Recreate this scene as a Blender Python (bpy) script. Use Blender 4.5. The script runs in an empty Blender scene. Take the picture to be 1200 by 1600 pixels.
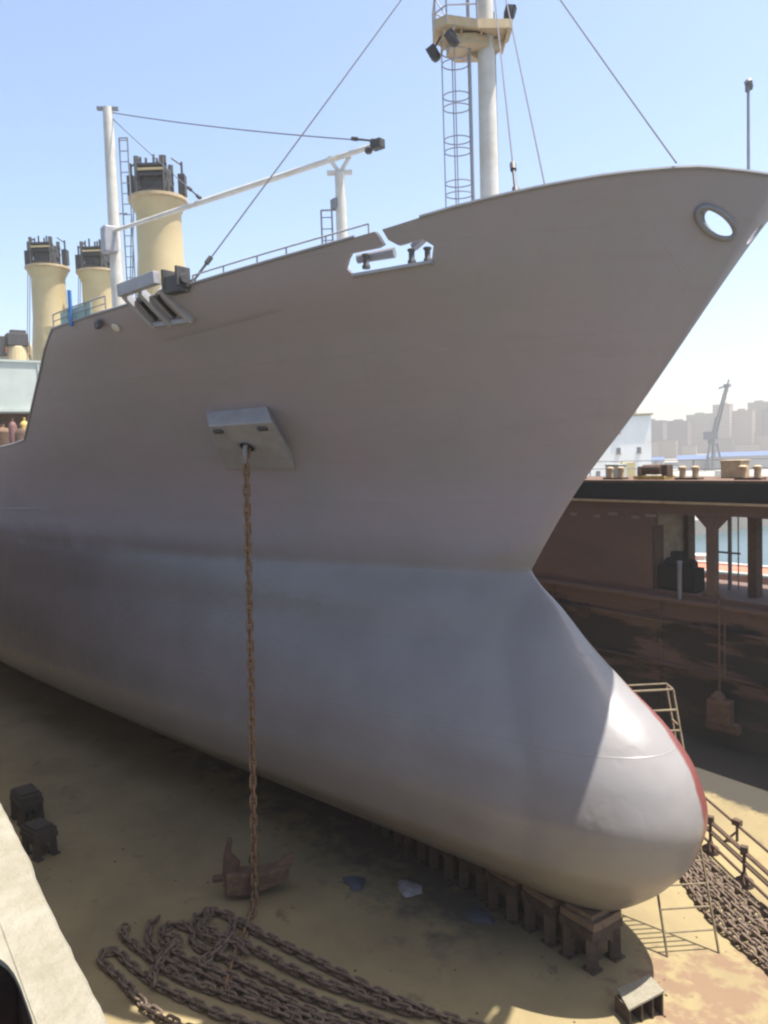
import bpy, bmesh, math, random
import numpy as np
from mathutils import Vector, Matrix
random.seed(7); rng = np.random.default_rng(5)
S = bpy.context.scene; COL = S.collection
PI = math.pi

# ---------------------------------------------------------------- camera, sky, sun, exposure
cd = bpy.data.cameras.new('camera'); cam = bpy.data.objects.new('camera', cd); COL.objects.link(cam)
S.camera = cam
cd.sensor_fit = 'VERTICAL'; cd.sensor_height = 36; cd.lens = 36 * 1250 / 1600; cd.clip_start = .05; cd.clip_end = 9000
_a = math.radians(34.2); _p = math.atan(85 / 1250); _r = math.radians(2.0)
_fh = Vector((-math.cos(_a), math.sin(_a), 0)); _r0 = Vector((_fh.y, -_fh.x, 0)); _z = Vector((0, 0, 1))
_f = _fh * math.cos(_p) - _z * math.sin(_p); _u0 = _z * math.cos(_p) + _fh * math.sin(_p)
_rt = _r0 * math.cos(_r) - _u0 * math.sin(_r); _up = _u0 * math.cos(_r) + _r0 * math.sin(_r)
M = Matrix((_rt, _up, -_f)).transposed().to_4x4(); M.translation = Vector((0, 0, 14)); cam.matrix_world = M

SUN = Vector((.21, .27, 1.0)).normalized()          # towards the sun
W = bpy.data.worlds.new('World'); S.world = W; W.use_nodes = True
nt = W.node_tree; bg = nt.nodes['Background']; sk = nt.nodes.new('ShaderNodeTexSky')
sk.sky_type = 'NISHITA'; sk.sun_disc = False; sk.sun_elevation = math.asin(SUN.z)
sk.sun_rotation = math.atan2(SUN.x, SUN.y); sk.air_density = 1.0; sk.dust_density = 2.5; sk.ozone_density = 1.0
nt.links.new(sk.outputs[0], bg.inputs[0]); bg.inputs[1].default_value = .115
sl = bpy.data.lights.new('sun', 'SUN'); sl.energy = 5.0; sl.angle = math.radians(.5); sl.color = (1, .95, .86)
so = bpy.data.objects.new('sun', sl); COL.objects.link(so); so.rotation_euler = SUN.to_track_quat('Z', 'Y').to_euler()
S.view_settings.view_transform = 'Standard'; S.view_settings.look = 'None'; S.view_settings.exposure = 1.25; S.view_settings.gamma = 1
S.cycles.volume_bounces = 0; S.cycles.filter_width = 2.3

# ---------------------------------------------------------------- helpers
class MB:
    def __init__(s): s.v = []; s.f = []
    def add(s, vs, fs):
        o = len(s.v); s.v += [tuple(v) for v in vs]; s.f += [tuple(i + o for i in f) for f in fs]; return s
    def box(s, c, d, rz=0, R=None):
        R = R or Matrix.Rotation(rz, 3, 'Z'); c = Vector(c)
        vs = [c + R @ Vector((x * d[0] / 2, y * d[1] / 2, z * d[2] / 2)) for z in (-1, 1) for y in (-1, 1) for x in (-1, 1)]
        return s.add(vs, [(0, 2, 3, 1), (4, 5, 7, 6), (0, 1, 5, 4), (2, 6, 7, 3), (0, 4, 6, 2), (1, 3, 7, 5)])
    def span(s, a, b):
        return s.box([(a[i] + b[i]) / 2 for i in range(3)], [abs(b[i] - a[i]) for i in range(3)])
    def beam(s, p, q, w, h, up=(0, 0, 1)):
        p = Vector(p); q = Vector(q); d = q - p; L = d.length; d.normalize()
        sd = d.cross(Vector(up)); sd = sd.normalized() if sd.length > 1e-4 else Vector((1, 0, 0)); u = sd.cross(d)
        return s.box((p + q) / 2, (L, w, h), R=Matrix((d, sd, u)).transposed())
    def tube(s, p, q, r, r2=None, n=8):
        r2 = r if r2 is None else r2
        p = Vector(p); q = Vector(q); d = (q - p).normalized(); a = d.orthogonal().normalized(); b = d.cross(a)
        vs = []
        for c, rr in ((p, r), (q, r2)):
            for i in range(n):
                t = 2 * PI * i / n; vs.append(c + (a * math.cos(t) + b * math.sin(t)) * rr)
        return s.add(vs, [(i, (i + 1) % n, n + (i + 1) % n, n + i) for i in range(n)] + [tuple(range(n))[::-1], tuple(range(n, 2 * n))])
    def path(s, pts, r, n=6, closed=False):
        pts = [Vector(p) for p in pts]; m = len(pts); vs = []; up = None
        for i, p in enumerate(pts):
            if closed: d = pts[(i + 1) % m] - pts[i - 1]
            else: d = pts[min(i + 1, m - 1)] - pts[max(i - 1, 0)]
            d.normalize()
            if up is None: up = d.orthogonal().normalized()
            up = (up - d * up.dot(d)); up = up.normalized() if up.length > 1e-5 else d.orthogonal().normalized()
            b = d.cross(up)
            for k in range(n):
                t = 2 * PI * k / n; vs.append(p + (up * math.cos(t) + b * math.sin(t)) * r)
        fs = []
        for i in range(m if closed else m - 1):
            j = (i + 1) % m
            for k in range(n): fs.append((i * n + k, i * n + (k + 1) % n, j * n + (k + 1) % n, j * n + k))
        if not closed: fs += [tuple(range(n))[::-1], tuple(range((m - 1) * n, m * n))]
        return s.add(vs, fs)
    def lathe(s, c, prof, n=24, R=None):
        c = Vector(c); R = R or Matrix.Identity(3); vs = []
        for r, z in prof:
            for i in range(n): vs.append(c + R @ Vector((r * math.cos(2 * PI * i / n), r * math.sin(2 * PI * i / n), z)))
        fs = [(j * n + i, j * n + (i + 1) % n, (j + 1) * n + (i + 1) % n, (j + 1) * n + i) for j in range(len(prof) - 1) for i in range(n)]
        fs += [tuple(range(n))[::-1], tuple(range((len(prof) - 1) * n, len(prof) * n))]
        return s.add(vs, fs)
    def prism(s, pts, d):
        d = Vector(d); pts = [Vector(p) for p in pts]; n = len(pts)
        return s.add(pts + [p + d for p in pts], [tuple(range(n))[::-1], tuple(range(n, 2 * n))] + [(i, (i + 1) % n, n + (i + 1) % n, n + i) for i in range(n)])
    def jit(s, a):
        s.v = [tuple(c + random.uniform(-a, a) for c in v) for v in s.v]; return s

def ob(name, mb, mat, parent=None, smooth=False, bevel=0, label=None):
    me = bpy.data.meshes.new(name); me.from_pydata(mb.v, [], mb.f)
    bm = bmesh.new(); bm.from_mesh(me); bmesh.ops.recalc_face_normals(bm, faces=bm.faces); bm.to_mesh(me); bm.free()
    me.materials.append(mat)
    if smooth:
        me.polygons.foreach_set('use_smooth', [True] * len(me.polygons))
        if smooth != 'all': me.set_sharp_from_angle(angle=math.radians(38))
    o = bpy.data.objects.new(name, me); COL.objects.link(o)
    if parent:
        o.parent = parent; o.location = -(world_of(parent))
    if bevel:
        m = o.modifiers.new('bevel', 'BEVEL'); m.width = bevel; m.segments = 2; m.limit_method = 'ANGLE'
    if label: o['label'] = label
    return o
def world_of(o):
    v = Vector(o.location)
    while o.parent: o = o.parent; v = v + Vector(o.location)
    return v
def empty(name, loc):
    o = bpy.data.objects.new(name, None); COL.objects.link(o); o.location = loc; o.empty_display_size = .3; return o
def tag(o, label, cat, group=None, kind=None):
    if label: o['label'] = label
    if cat: o['category'] = cat
    if group: o['group'] = group
    if kind: o['kind'] = kind
    return o
def struct(name, mb, mat, smooth=False):
    o = ob(name, mb, mat, smooth=smooth); o['kind'] = 'structure'; return o

# ---------------------------------------------------------------- materials
def mat(name, c, rough=.6, metal=0, c2=None, scale=3, amt=.5, bump=0, bscale=None, stretch=None, c3=None, s3=1, t3=.6, spec=None):
    m = bpy.data.materials.new(name); m.use_nodes = True; n = m.node_tree; N = n.nodes; L = n.links
    b = N['Principled BSDF']; b.inputs['Roughness'].default_value = rough; b.inputs['Metallic'].default_value = metal
    if spec is not None: b.inputs['Specular IOR Level'].default_value = spec
    b.inputs['Base Color'].default_value = (*c, 1)
    tc = N.new('ShaderNodeTexCoord'); src = tc.outputs['Object']
    if stretch:
        mp = N.new('ShaderNodeMapping'); mp.inputs['Scale'].default_value = stretch; L.new(src, mp.inputs[0]); src = mp.outputs[0]
    def noise(sc, det=6, rg=.6):
        x = N.new('ShaderNodeTexNoise'); x.inputs['Scale'].default_value = sc; x.inputs['Detail'].default_value = det
        x.inputs['Roughness'].default_value = rg; L.new(src, x.inputs['Vector']); return x.outputs[0]
    col = None
    if c2:
        r = N.new('ShaderNodeMapRange'); r.inputs[1].default_value = .5 - .25 * (1.1 - amt); r.inputs[2].default_value = .5 + .25 * (1.1 - amt)
        L.new(noise(scale), r.inputs[0])
        mx = N.new('ShaderNodeMix'); mx.data_type = 'RGBA'; mx.inputs[6].default_value = (*c, 1); mx.inputs[7].default_value = (*c2, 1)
        L.new(r.outputs[0], mx.inputs[0]); col = mx.outputs[2]
    if c3:
        r = N.new('ShaderNodeMapRange'); r.inputs[1].default_value = t3; r.inputs[2].default_value = t3 + .06; L.new(noise(s3, 8, .7), r.inputs[0])
        mx = N.new('ShaderNodeMix'); mx.data_type = 'RGBA'; mx.inputs[7].default_value = (*c3, 1)
        if col: L.new(col, mx.inputs[6])
        else: mx.inputs[6].default_value = (*c, 1)
        L.new(r.outputs[0], mx.inputs[0]); col = mx.outputs[2]
    if col: L.new(col, b.inputs['Base Color'])
    if bump:
        bp = N.new('ShaderNodeBump'); bp.inputs['Strength'].default_value = bump; bp.inputs['Distance'].default_value = .05
        L.new(noise(bscale or scale * 3, 8, .65), bp.inputs['Height']); L.new(bp.outputs[0], b.inputs['Normal'])
    return m
RUST = mat('rust', (.085, .050, .033), .9, 0, (.14, .080, .048), 5, .6, .5)
RUSTD = mat('rust_dark', (.055, .036, .026), .9, 0, (.10, .055, .034), 5, .6, .5)
CHAIN = mat('chain_rust', (.15, .085, .045), .85, 0, (.23, .14, .075), 6, .5, .3)
CHAINF = mat('chain_floor', (.085, .057, .04), .9, 0, (.165, .12, .088), 5, .5, .3)
WHITE = mat('white_paint', (.56, .54, .49), .5, 0, (.46, .43, .37), 1.5, .5, c3=(.45, .30, .18), s3=2.5, t3=.66)
TANP = mat('tan_paint', (.46, .36, .22), .6, 0, (.38, .27, .15), 2, .5, c3=(.28, .15, .07), s3=2.2, t3=.62)
YEL = mat('yellow_paint', (.50, .40, .22), .5, 0, (.43, .335, .18), .5, .4, .1, 2, c3=(.42, .28, .14), s3=1.6, t3=.70)
GREY = mat('grey_paint', (.20, .20, .215), .5, 0, (.16, .16, .17), 2, .5)
GREYL = mat('light_grey_paint', (.30, .30, .32), .5, 0, (.25, .25, .27), 2, .5, .1)
DARK = mat('dark_machinery', (.028, .028, .032), .6, 0, (.06, .055, .05), 4, .5)
BLACK = mat('black_void', (.008, .008, .009), .9)
WIRE = mat('wire_rope', (.10, .10, .115), .6, .2)
BLUE = mat('blue_paint', (.03, .13, .34), .5)
TEAL = mat('teal_mesh', (.28, .40, .38), .6)
GREENG = mat('pale_green_grey_paint', (.42, .46, .42), .6, 0, (.36, .40, .37), .8, .5, c3=(.30, .25, .18), s3=1.2, t3=.68)
CREAM = mat('weathered_cream_paint', (.235, .215, .165), .85, 0, (.19, .17, .12), 7, .6, .5, 18, c3=(.26, .22, .15), s3=9, t3=.66)
WOOD = mat('worn_timber', (.20, .14, .095), .85, 0, (.12, .085, .06), 4, .5, .4, stretch=(1, 4, 4))
STEELB = mat('block_steel', (.050, .034, .025), .9, 0, (.085, .06, .043), 3, .6, .4)

# ---------------------------------------------------------------- hull form
T = {'z': [1.5, 1.9, 2.6, 3.5, 4.5, 5.5, 6.5, 7.5, 8.5, 9.5, 10.3, 10.9, 11.6, 13.0, 15.0, 17.0, 18.5, 20.2], 'xs': [-13.99, -13.4, -12.6, -11.94, -11.67, -11.9, -12.6, -13.81, -14.98, -15.95, -16.93, -17.15, -16.30, -15.14, -13.24, -11.55, -10.36, -9.1], 'bw': [1.26, 1.69, 2.28, 2.73, 2.76, 2.54, 2.2, 1.77, 1.37, 0.88, 0.34, 0.28, 0.19, 0.1, 0.28, 0.48, 0.58, 1.0], 'la': [4.0, 4.0, 4.0, 4.0, 4.0, 4.0, 4.0, 4.0, 4.0, 4.0, 3.0, 1.5, 0.6, 0.6, 0.8, 1.2, 1.6, 2.0], 'B': [6.56, 9.62, 10.57, 11.23, 11.11, 11.0, 11.0, 11.0, 11.0, 11.0, 11.0, 11.0, 11.0, 11.1, 11.2, 11.3, 11.35, 11.4], 'L': [57, 56.5, 54, 48, 45, 43, 41.5, 40.5, 40, 39.5, 39, 38.5, 37.8, 35.3, 30.2, 24.6, 19.6, 18.0], 'n': [1.6, 1.6, 1.6, 1.6, 1.6, 1.6, 1.6, 1.6, 1.6, 1.6, 1.6, 1.6, 1.6, 1.6, 1.7, 1.9, 2.0, 2.1], 's0': [3.0, 3.0, 3.0, 3.0, 3.0, 3.0, 3.0, 2.5, 2.0, 1.0, 0.0, 0.0, 0.0, 0.0, 0.0, 0.0, 0.0, 0.0], 'xn': -17.1}
CY = 16.8
def pch(x, xs, ys):
    xs = np.array(xs, float); ys = np.array(ys, float); h = np.diff(xs); d = np.diff(ys) / h
    m = np.zeros(len(xs)); m[0] = d[0]; m[-1] = d[-1]
    for i in range(1, len(xs) - 1):
        if d[i - 1] * d[i] > 0: m[i] = 2 * d[i - 1] * d[i] / (d[i - 1] + d[i])
    x = np.clip(x, xs[0], xs[-1]); i = np.clip(np.searchsorted(xs, x) - 1, 0, len(xs) - 2); t = (x - xs[i]) / h[i]
    return (2*t**3-3*t**2+1)*ys[i]+(t**3-2*t**2+t)*h[i]*m[i]+(-2*t**3+3*t**2)*ys[i+1]+(t**3-t**2)*h[i]*m[i+1]
def hb(s, z):
    g = lambda k: pch(z, T['z'], T[k])
    bw, la, B, L, n, s0 = [g(k) for k in ('bw', 'la', 'B', 'L', 'n', 's0')]
    q = np.clip(s / la, 0, 1); a = bw * np.sqrt(np.maximum(1 - (1 - q) ** 2, 0)); e = np.clip((s - s0) / L, 0, 1)
    return a + (B - bw) * (1 - (1 - e) ** n)
ZN = 10.5
def xst(z):                                     # stem and bulb profile, with a sharp notch where they meet
    n = 11; zz = T['z']; xx = T['xs']
    return np.where(np.asarray(z) >= ZN, pch(z, [ZN] + zz[n + 1:], [T['xn']] + xx[n + 1:]), pch(z, zz[:n] + [ZN], xx[:n] + [T['xn']]))
RX = [-140, -39.0, -35.9, -30.65, -26.7, -23.1, -20.6, -17.6, -15.47, -14.03, -12.3, -11.33, -10.33, -9.86, -9.2]
RZ = [15, 15.02, 15.18, 17.04, 18.35, 18.46, 18.64, 18.93, 19.19, 19.43, 19.65, 19.73, 19.76, 19.69, 19.55]
def rail(x):
    x = np.asarray(x, float); return np.where(x < -26.7, np.interp(x, RX, RZ), pch(x, RX[4:], RZ[4:]))
def deckz(x):
    x = np.asarray(x, float)
    return np.maximum(rail(x) - np.interp(x, [-36, -26, -16, -13, -11, -9], [1.0, .8, 1.0, 1.2, 2.0, 2.2]), 14.0)
def hpt(x, z, off=0, side=-1):
    """point on the shell at length x, height z, pushed outward by off"""
    h = float(hb(np.array(max(float(xst(z)) - x, 0.)), z)); e = .05
    hx = float(hb(np.array(max(float(xst(z)) - x + e, 0.)), z)); hz = float(hb(np.array(max(float(xst(z + e)) - x, 0.)), z + e))
    n = Vector(((hx - h) / e * 1.0, side * 1.0, 0)); n = Vector(((hx - h) / e, side, -(hz - h) / e)).normalized()
    return Vector((x, CY + side * h, z)) + n * off, n

# hull material: warm grey topsides, blue grey undercoat below, red on the far side below the line
def hull_mat():
    m = bpy.data.materials.new('hull_paint'); m.use_nodes = True; n = m.node_tree; N = n.nodes; L = n.links; b = N['Principled BSDF']
    tc = N.new('ShaderNodeTexCoord'); sp = N.new('ShaderNodeSeparateXYZ'); L.new(tc.outputs['Object'], sp.inputs[0])
    def noise(sc, det=5, rg=.55, st=None):
        x = N.new('ShaderNodeTexNoise'); x.inputs['Scale'].default_value = sc; x.inputs['Detail'].default_value = det; x.inputs['Roughness'].default_value = rg
        v = tc.outputs['Object']
        if st: mp = N.new('ShaderNodeMapping'); mp.inputs['Scale'].default_value = st; L.new(v, mp.inputs[0]); v = mp.outputs[0]
        L.new(v, x.inputs['Vector']); return x.outputs[0]
    def mth(op, a, bb):
        x = N.new('ShaderNodeMath'); x.operation = op
        for i, q in enumerate((a, bb)):
            if isinstance(q, (int, float)): x.inputs[i].default_value = q
            else: L.new(q, x.inputs[i])
        return x.outputs[0]
    def rng_(v, a, c): 
        x = N.new('ShaderNodeMapRange'); x.inputs[1].default_value = a; x.inputs[2].default_value = c; L.new(v, x.inputs[0]); return x.outputs[0]
    def mix(f, a, c):
        x = N.new('ShaderNodeMix'); x.data_type = 'RGBA'
        if isinstance(f, float): x.inputs[0].default_value = f
        else: L.new(f, x.inputs[0])
        for i, q in ((6, a), (7, c)):
            if isinstance(q, tuple): x.inputs[i].default_value = (*q, 1)
            else: L.new(q, x.inputs[i])
        return x.outputs[2]
    up = mix(rng_(noise(.35), .35, .65), (.275, .243, .278), (.25, .243, .268))
    up = mix(rng_(noise(1.2, 4, .6, (.25, .25, 2.5)), .52, .75), up, (.25, .228, .25))
    dr = mth('MULTIPLY', rng_(noise(1.6, 7, .7, (1.6, 1.6, .10)), .56, .80), .55)
    up = mix(dr, up, (.225, .20, .21))
    rs = mth('MULTIPLY', rng_(noise(2.2, 8, .75, (1.1, 1.1, .14)), .66, .80), .5)
    up = mix(rs, up, (.17, .12, .085))
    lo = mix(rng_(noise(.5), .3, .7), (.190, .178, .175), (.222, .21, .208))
    # lower hull colour: silver grey on the fore body, darker grey farther aft
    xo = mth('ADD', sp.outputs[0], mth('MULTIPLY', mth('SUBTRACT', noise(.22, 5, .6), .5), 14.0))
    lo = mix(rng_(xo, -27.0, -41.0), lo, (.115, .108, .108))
    zz = mth('ADD', sp.outputs[2], mth('MULTIPLY', mth('SUBTRACT', noise(.8, 6, .6, (1, 1, .4)), .5), 1.3))
    c = mix(rng_(zz, 10.3, 11.5), lo, up)
    st = mth('MULTIPLY', rng_(noise(.9, 6, .6, (1.2, 1.2, .18)), .55, .75), rng_(zz, 12.5, 9.5))
    c = mix(mth('MULTIPLY', st, .18), c, (.18, .17, .175))
    yy = mth('ADD', sp.outputs[1], mth('MULTIPLY', mth('SUBTRACT', noise(1.5), .5), .35))
    yr = mth('SUBTRACT', yy, mth('MULTIPLY', sp.outputs[2], .075))
    red = mth('MULTIPLY', rng_(yr, .10, .22), rng_(zz, 10.9, 10.3))
    scr = mth('MULTIPLY', rng_(noise(1.3, 9, .8, (.5, .5, 1.6)), .62, .70), .30)
    c = mix(scr, c, (.27, .26, .26))
    c = mix(red, c, (.165, .052, .048))
    L.new(c, b.inputs['Base Color'])
    r = mth('ADD', mth('MULTIPLY', rng_(zz, 10.6, 11.2), .22), mth('ADD', .29, mth('MULTIPLY', noise(2), .14))); L.new(r, b.inputs['Roughness'])
    # plate seams (thin weld beads) and slight dishing of the plates
    cb = N.new('ShaderNodeCombineXYZ'); L.new(sp.outputs[0], cb.inputs[0]); L.new(sp.outputs[2], cb.inputs[1])
    br = N.new('ShaderNodeTexBrick'); br.inputs['Scale'].default_value = 1; br.inputs['Brick Width'].default_value = 7.5; br.inputs['Row Height'].default_value = 2.1
    br.inputs['Mortar Size'].default_value = .02; br.inputs['Mortar Smooth'].default_value = .6; L.new(cb.outputs[0], br.inputs['Vector'])
    hgt = mth('ADD', mth('MULTIPLY', br.outputs['Fac'], .06), mth('MULTIPLY', noise(.55, 3, .5), .55))
    hgt = mth('ADD', hgt, mth('MULTIPLY', noise(3.5, 4, .6), .035)); hgt = mth('ADD', hgt, mth('MULTIPLY', rng_(noise(1.1, 2, .5, (.9, 1.2, 1.1)), .60, .78), -.16))
    bp = N.new('ShaderNodeBump'); bp.inputs['Strength'].default_value = .35; bp.inputs['Distance'].default_value = .22
    L.new(hgt, bp.inputs['Height']); L.new(bp.outputs[0], b.inputs['Normal'])
    return m
HULL = hull_mat()

ship = empty('cargo_ship', (-60, CY, 1.5))
tag(ship, 'large grey cargo ship with bulbous bow standing dry on keel blocks in the dock', 'ship')
def sob(name, mb, m, parent=None, **k): return ob(name, mb, m, parent or ship, **k)

def top_for(s, fn):
    z = np.full_like(s, 18.0)
    for _ in range(60): z = .5 * z + .5 * fn(xst(z) - s)
    return z
sg = np.concatenate([np.linspace(0, 1, 70) ** 2 * 20, np.linspace(20.4, 60, 70), np.linspace(62, 120, 16)])
def band(lowz, topz, nv, pw=1.0, inset=0.0):
    """grid of shell points between two height functions of the column"""
    V = np.linspace(0, 1, nv) ** pw
    Zs = lowz[None, :] + (topz - lowz)[None, :] * V[:, None]; X = xst(Zs) - sg[None, :]
    H = hb(np.broadcast_to(sg, Zs.shape), Zs)
    return X, H, Zs
def grid_faces(nr, nc, o=0): return [(o + i * nc + j, o + i * nc + j + 1, o + (i + 1) * nc + j + 1, o + (i + 1) * nc + j) for i in range(nr - 1) for j in range(nc - 1)]
splitz = lambda x: rail(x) - np.interp(x, [-36, -16, -13, -11, -9], [.85, .95, 1.2, 2.0, 2.2])
zd = top_for(sg, splitz); zr = top_for(sg, rail)
X, H, Zs = band(np.full_like(sg, 1.5), zd, 110, 1.25)
mb = MB(); nr, nc = X.shape
for side in (-1, 1):
    mb.add(np.stack([X, CY + side * H, Zs], -1).reshape(-1, 3), grid_faces(nr, nc))
n0 = nr * nc
mb.f += [(j, j + 1, n0 + j + 1, n0 + j) for j in range(nc - 1)]                       # flat bottom
mb.f += [(i * nc + nc - 1, (i + 1) * nc + nc - 1, n0 + (i + 1) * nc + nc - 1, n0 + i * nc + nc - 1) for i in range(nr - 1)]
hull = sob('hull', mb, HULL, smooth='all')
bm = bmesh.new(); bm.from_mesh(hull.data); bmesh.ops.remove_doubles(bm, verts=bm.verts, dist=.002); bmesh.ops.recalc_face_normals(bm, faces=bm.faces); bm.to_mesh(hull.data); bm.free()
hull.data.polygons.foreach_set('use_smooth', [True] * len(hull.data.polygons))
# the paint nodes read object coordinates: height above the dock floor and distance from the centre line
def paint_space(o):
    w = world_of(o); d = Vector((0, CY, 0)) - w
    o.data.transform(Matrix.Translation(-d)); o.location = o.location + d
paint_space(hull)

# decks and forecastle bulkhead
def deck_mesh(x0, x1, zf, n=40):
    mb = MB(); vs = []
    for i in range(n):
        x = x0 + (x1 - x0) * i / (n - 1); z = float(zf(x)) - .03; h = max(float(hb(np.array(max(float(xst(z)) - x, 0.)), z)) - .08, .02)
        vs += [(x, CY - h, z), (x, CY + h, z)]
    mb.add(vs, [(2 * i, 2 * i + 2, 2 * i + 3, 2 * i + 1) for i in range(n - 1)]); return mb
sob('forecastle_deck', deck_mesh(-28.4, -11.2, deckz), GREYL)
sob('main_deck', deck_mesh(-120, -28.5, lambda x: 14.0), GREYL)
mb = MB(); zt = float(deckz(-28.4)); vb = []
for z in np.linspace(14.0, zt - .05, 12):
    h = float(hb(np.array(float(xst(z)) + 28.4), z)) - .15; vb += [(-28.4, CY - h, z), (-28.4, CY + h, z)]
mb.add(vb, [(2 * i, 2 * i + 1, 2 * i + 3, 2 * i + 2) for i in range(11)]); sob('forecastle_bulkhead', mb, GREENG)

# bulwark: thin closed shell above the deck line
TH = .09
def bulwark(side):
    X, H, Zs = band(zd + .0, zr, 9)
    mb = MB(); nr, nc = X.shape
    Ho = H; Hi = np.maximum(H - TH, 0.0)
    Xi = X - np.where(sg < .6, TH, 0)[None, :] * 1.0
    mb.add(np.stack([X, CY + side * Ho, Zs], -1).reshape(-1, 3), grid_faces(nr, nc))
    mb.add(np.stack([Xi, CY + side * Hi, Zs], -1).reshape(-1, 3), grid_faces(nr, nc))
    n0 = nr * nc
    mb.f += [(j, j + 1, n0 + j + 1, n0 + j) for j in range(nc - 1)]
    mb.f += [((nr - 1) * nc + j, (nr - 1) * nc + j + 1, n0 + (nr - 1) * nc + j + 1, n0 + (nr - 1) * nc + j) for j in range(nc - 1)]
    for j in (0, nc - 1): mb.f += [(i * nc + j, (i + 1) * nc + j, n0 + (i + 1) * nc + j, n0 + i * nc + j) for i in range(nr - 1)]
    o = sob('bulwark', mb, HULL, smooth='all'); paint_space(o); return o
def cut(o, mb):
    me = bpy.data.meshes.new('cutter'); me.from_pydata(mb.v, [], mb.f)
    bm = bmesh.new(); bm.from_mesh(me); bmesh.ops.recalc_face_normals(bm, faces=bm.faces); bm.to_mesh(me); bm.free()
    c = bpy.data.objects.new('cutter', me); COL.objects.link(c)
    md = o.modifiers.new('cut', 'BOOLEAN'); md.operation = 'DIFFERENCE'; md.solver = 'EXACT'; md.object = c
    dg = bpy.context.evaluated_depsgraph_get(); dg.update()
    me2 = bpy.data.meshes.new_from_object(o.evaluated_get(dg)); o.modifiers.remove(md); o.data = me2
    bpy.data.objects.remove(c); bm = bmesh.new(); bm.from_mesh(me2)
    es = [e for e in bm.edges if len(e.link_faces) == 2 and e.calc_face_angle(0) > math.radians(35)]; bmesh.ops.split_edges(bm, edges=es); bm.to_mesh(me2); bm.free()
    me2.polygons.foreach_set('use_smooth', [True] * len(me2.polygons))
# open fairlead (slot with a gap in the rail) and the round eye at the stem, on both sides
slot = [(-16.55, 18.42), (-14.95, 18.52), (-14.72, 18.80), (-14.82, 18.96), (-15.30, 18.88), (-15.40, 19.0), (-15.24, 19.9), (-15.52, 19.9), (-15.52, 19.1), (-15.55, 18.93), (-15.70, 18.88), (-16.26, 18.84), (-16.40, 18.74), (-16.58, 18.58)]
for side in (-1, 1):
    bw = bulwark(side)
    y = CY + side * 5.0
    mb = MB(); mb.prism([(x, y - 2.6, z) for x, z in slot], (0, 5.2, 0)); cut(bw, mb)
    mb = MB(); mb.prism([((-10.47 if side < 0 else -10.58) + .165 * math.cos(2 * PI * k / 30), CY + side * .12, 18.82 + .26 * math.sin(2 * PI * k / 30)) for k in range(30)], (0, side * 2.4, 0)); cut(bw, mb)
    # lip of the eye
    mb = MB(); pts = []
    for k in range(28):
        t = 2 * PI * k / 28; z = 18.82 + .285 * math.sin(t); x = -10.47 + .18 * math.cos(t)
        p, nn = hpt(x, z, .03, side); pts.append(p)
    mb.path(pts, .06, 10, True)
    if side < 0: sob('eye_lip', mb, GREY, smooth=True)
    mb = MB(); n_ = 30; ring = [hpt(-10.47 + .175 * math.cos(2 * PI * k / n_), 18.82 + .27 * math.sin(2 * PI * k / n_), -.02, side)[0] for k in range(n_)]
    mb.add(ring + [p + Vector((-.04, -side * .34, 0)) for p in ring], [(k, (k + 1) % n_, n_ + (k + 1) % n_, n_ + k) for k in range(n_)]); None if side > 0 else sob('eye_pipe', mb, GREYL, smooth=True)
    # sill and rollers of the open fairlead
    mb = MB(); a, _ = hpt(-16.56, 18.39, .0, side); b, _ = hpt(-14.93, 18.49, .0, side); mb.beam(a, b, .30, .07)
    f = sob('fairlead', mb, GREYL)
    mb = MB(); a, _ = hpt(-16.5, 18.5, -.55, side); b, _ = hpt(-15.7, 18.55, -.55, side); mb.tube(a, b, .11, .13, 12); a, _ = hpt(-15.35, 18.55, -.7, side); b, _ = hpt(-14.9, 18.78, -.7, side); mb.beam(a, b, .2, .12); ob('mooring_bar', mb, GREY, f)
    for x in (-16.3, -15.4, -15.1):
        p, _ = hpt(x, 18.45, -.25, side); r = MB(); r.lathe(p, [(.10, -.05), (.10, .02), (.07, .06), (.07, .22), (.10, .25), (.10, .29)], 14); ob('roller', r, DARK, f, smooth=True)
# round bar along the rail top
mb = MB()
for side in (-1, 1):
    ok = sg < 36; P = [Vector((float(xst(zr[j]) - sg[j]), CY + side * float(hb(np.array(sg[j]), zr[j])), zr[j] + .01)) for j in np.where(ok)[0]][::2]
    seg = []
    for p in P:
        if -15.62 < p.x < -15.20:
            if len(seg) > 1: mb.path(seg, .045, 6)
            seg = []
        else: seg.append(p)
    mb.path(seg, .045, 6)
sob('rail_cap', mb, GREY, smooth=True)

# thin handrail above the bulwark, aft of the gap
def handrail(x0, x1, h, m, name, nst, side=-1, r=.022, mids=0):
    mb = MB(); top = []
    for i in range(25):
        x = x0 + (x1 - x0) * i / 24; p, _ = hpt(x, float(rail(x)), -.04, side); top.append(p + Vector((0, 0, h)))
    mb.path(top, r, 6)
    for k in range(mids): mb.path([p - Vector((0, 0, h * (k + 1) / (mids + 1))) for p in top], r * .7, 5)
    for i in range(nst):
        p = top[round(i * 24 / (nst - 1))]; mb.tube(p, p - Vector((0, 0, h + .02)), r, None, 6)
    return sob(name, mb, m, smooth=True)
handrail(-15.65, -20.2, .20, GREYL, 'handrail', 6)
handrail(-23.6, -26.6, .42, GREY, 'handrail', 4, mids=1)
mb = MB(); a, _ = hpt(-24.4, float(rail(-24.4)), -.10); b, _ = hpt(-26.2, float(rail(-26.2)), -.10); mb.prism([a, b, b + Vector((0, 0, .38)), a + Vector((0, 0, .38))], (0, .02, 0)); sob('wind_screen', mb, TEAL)
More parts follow.
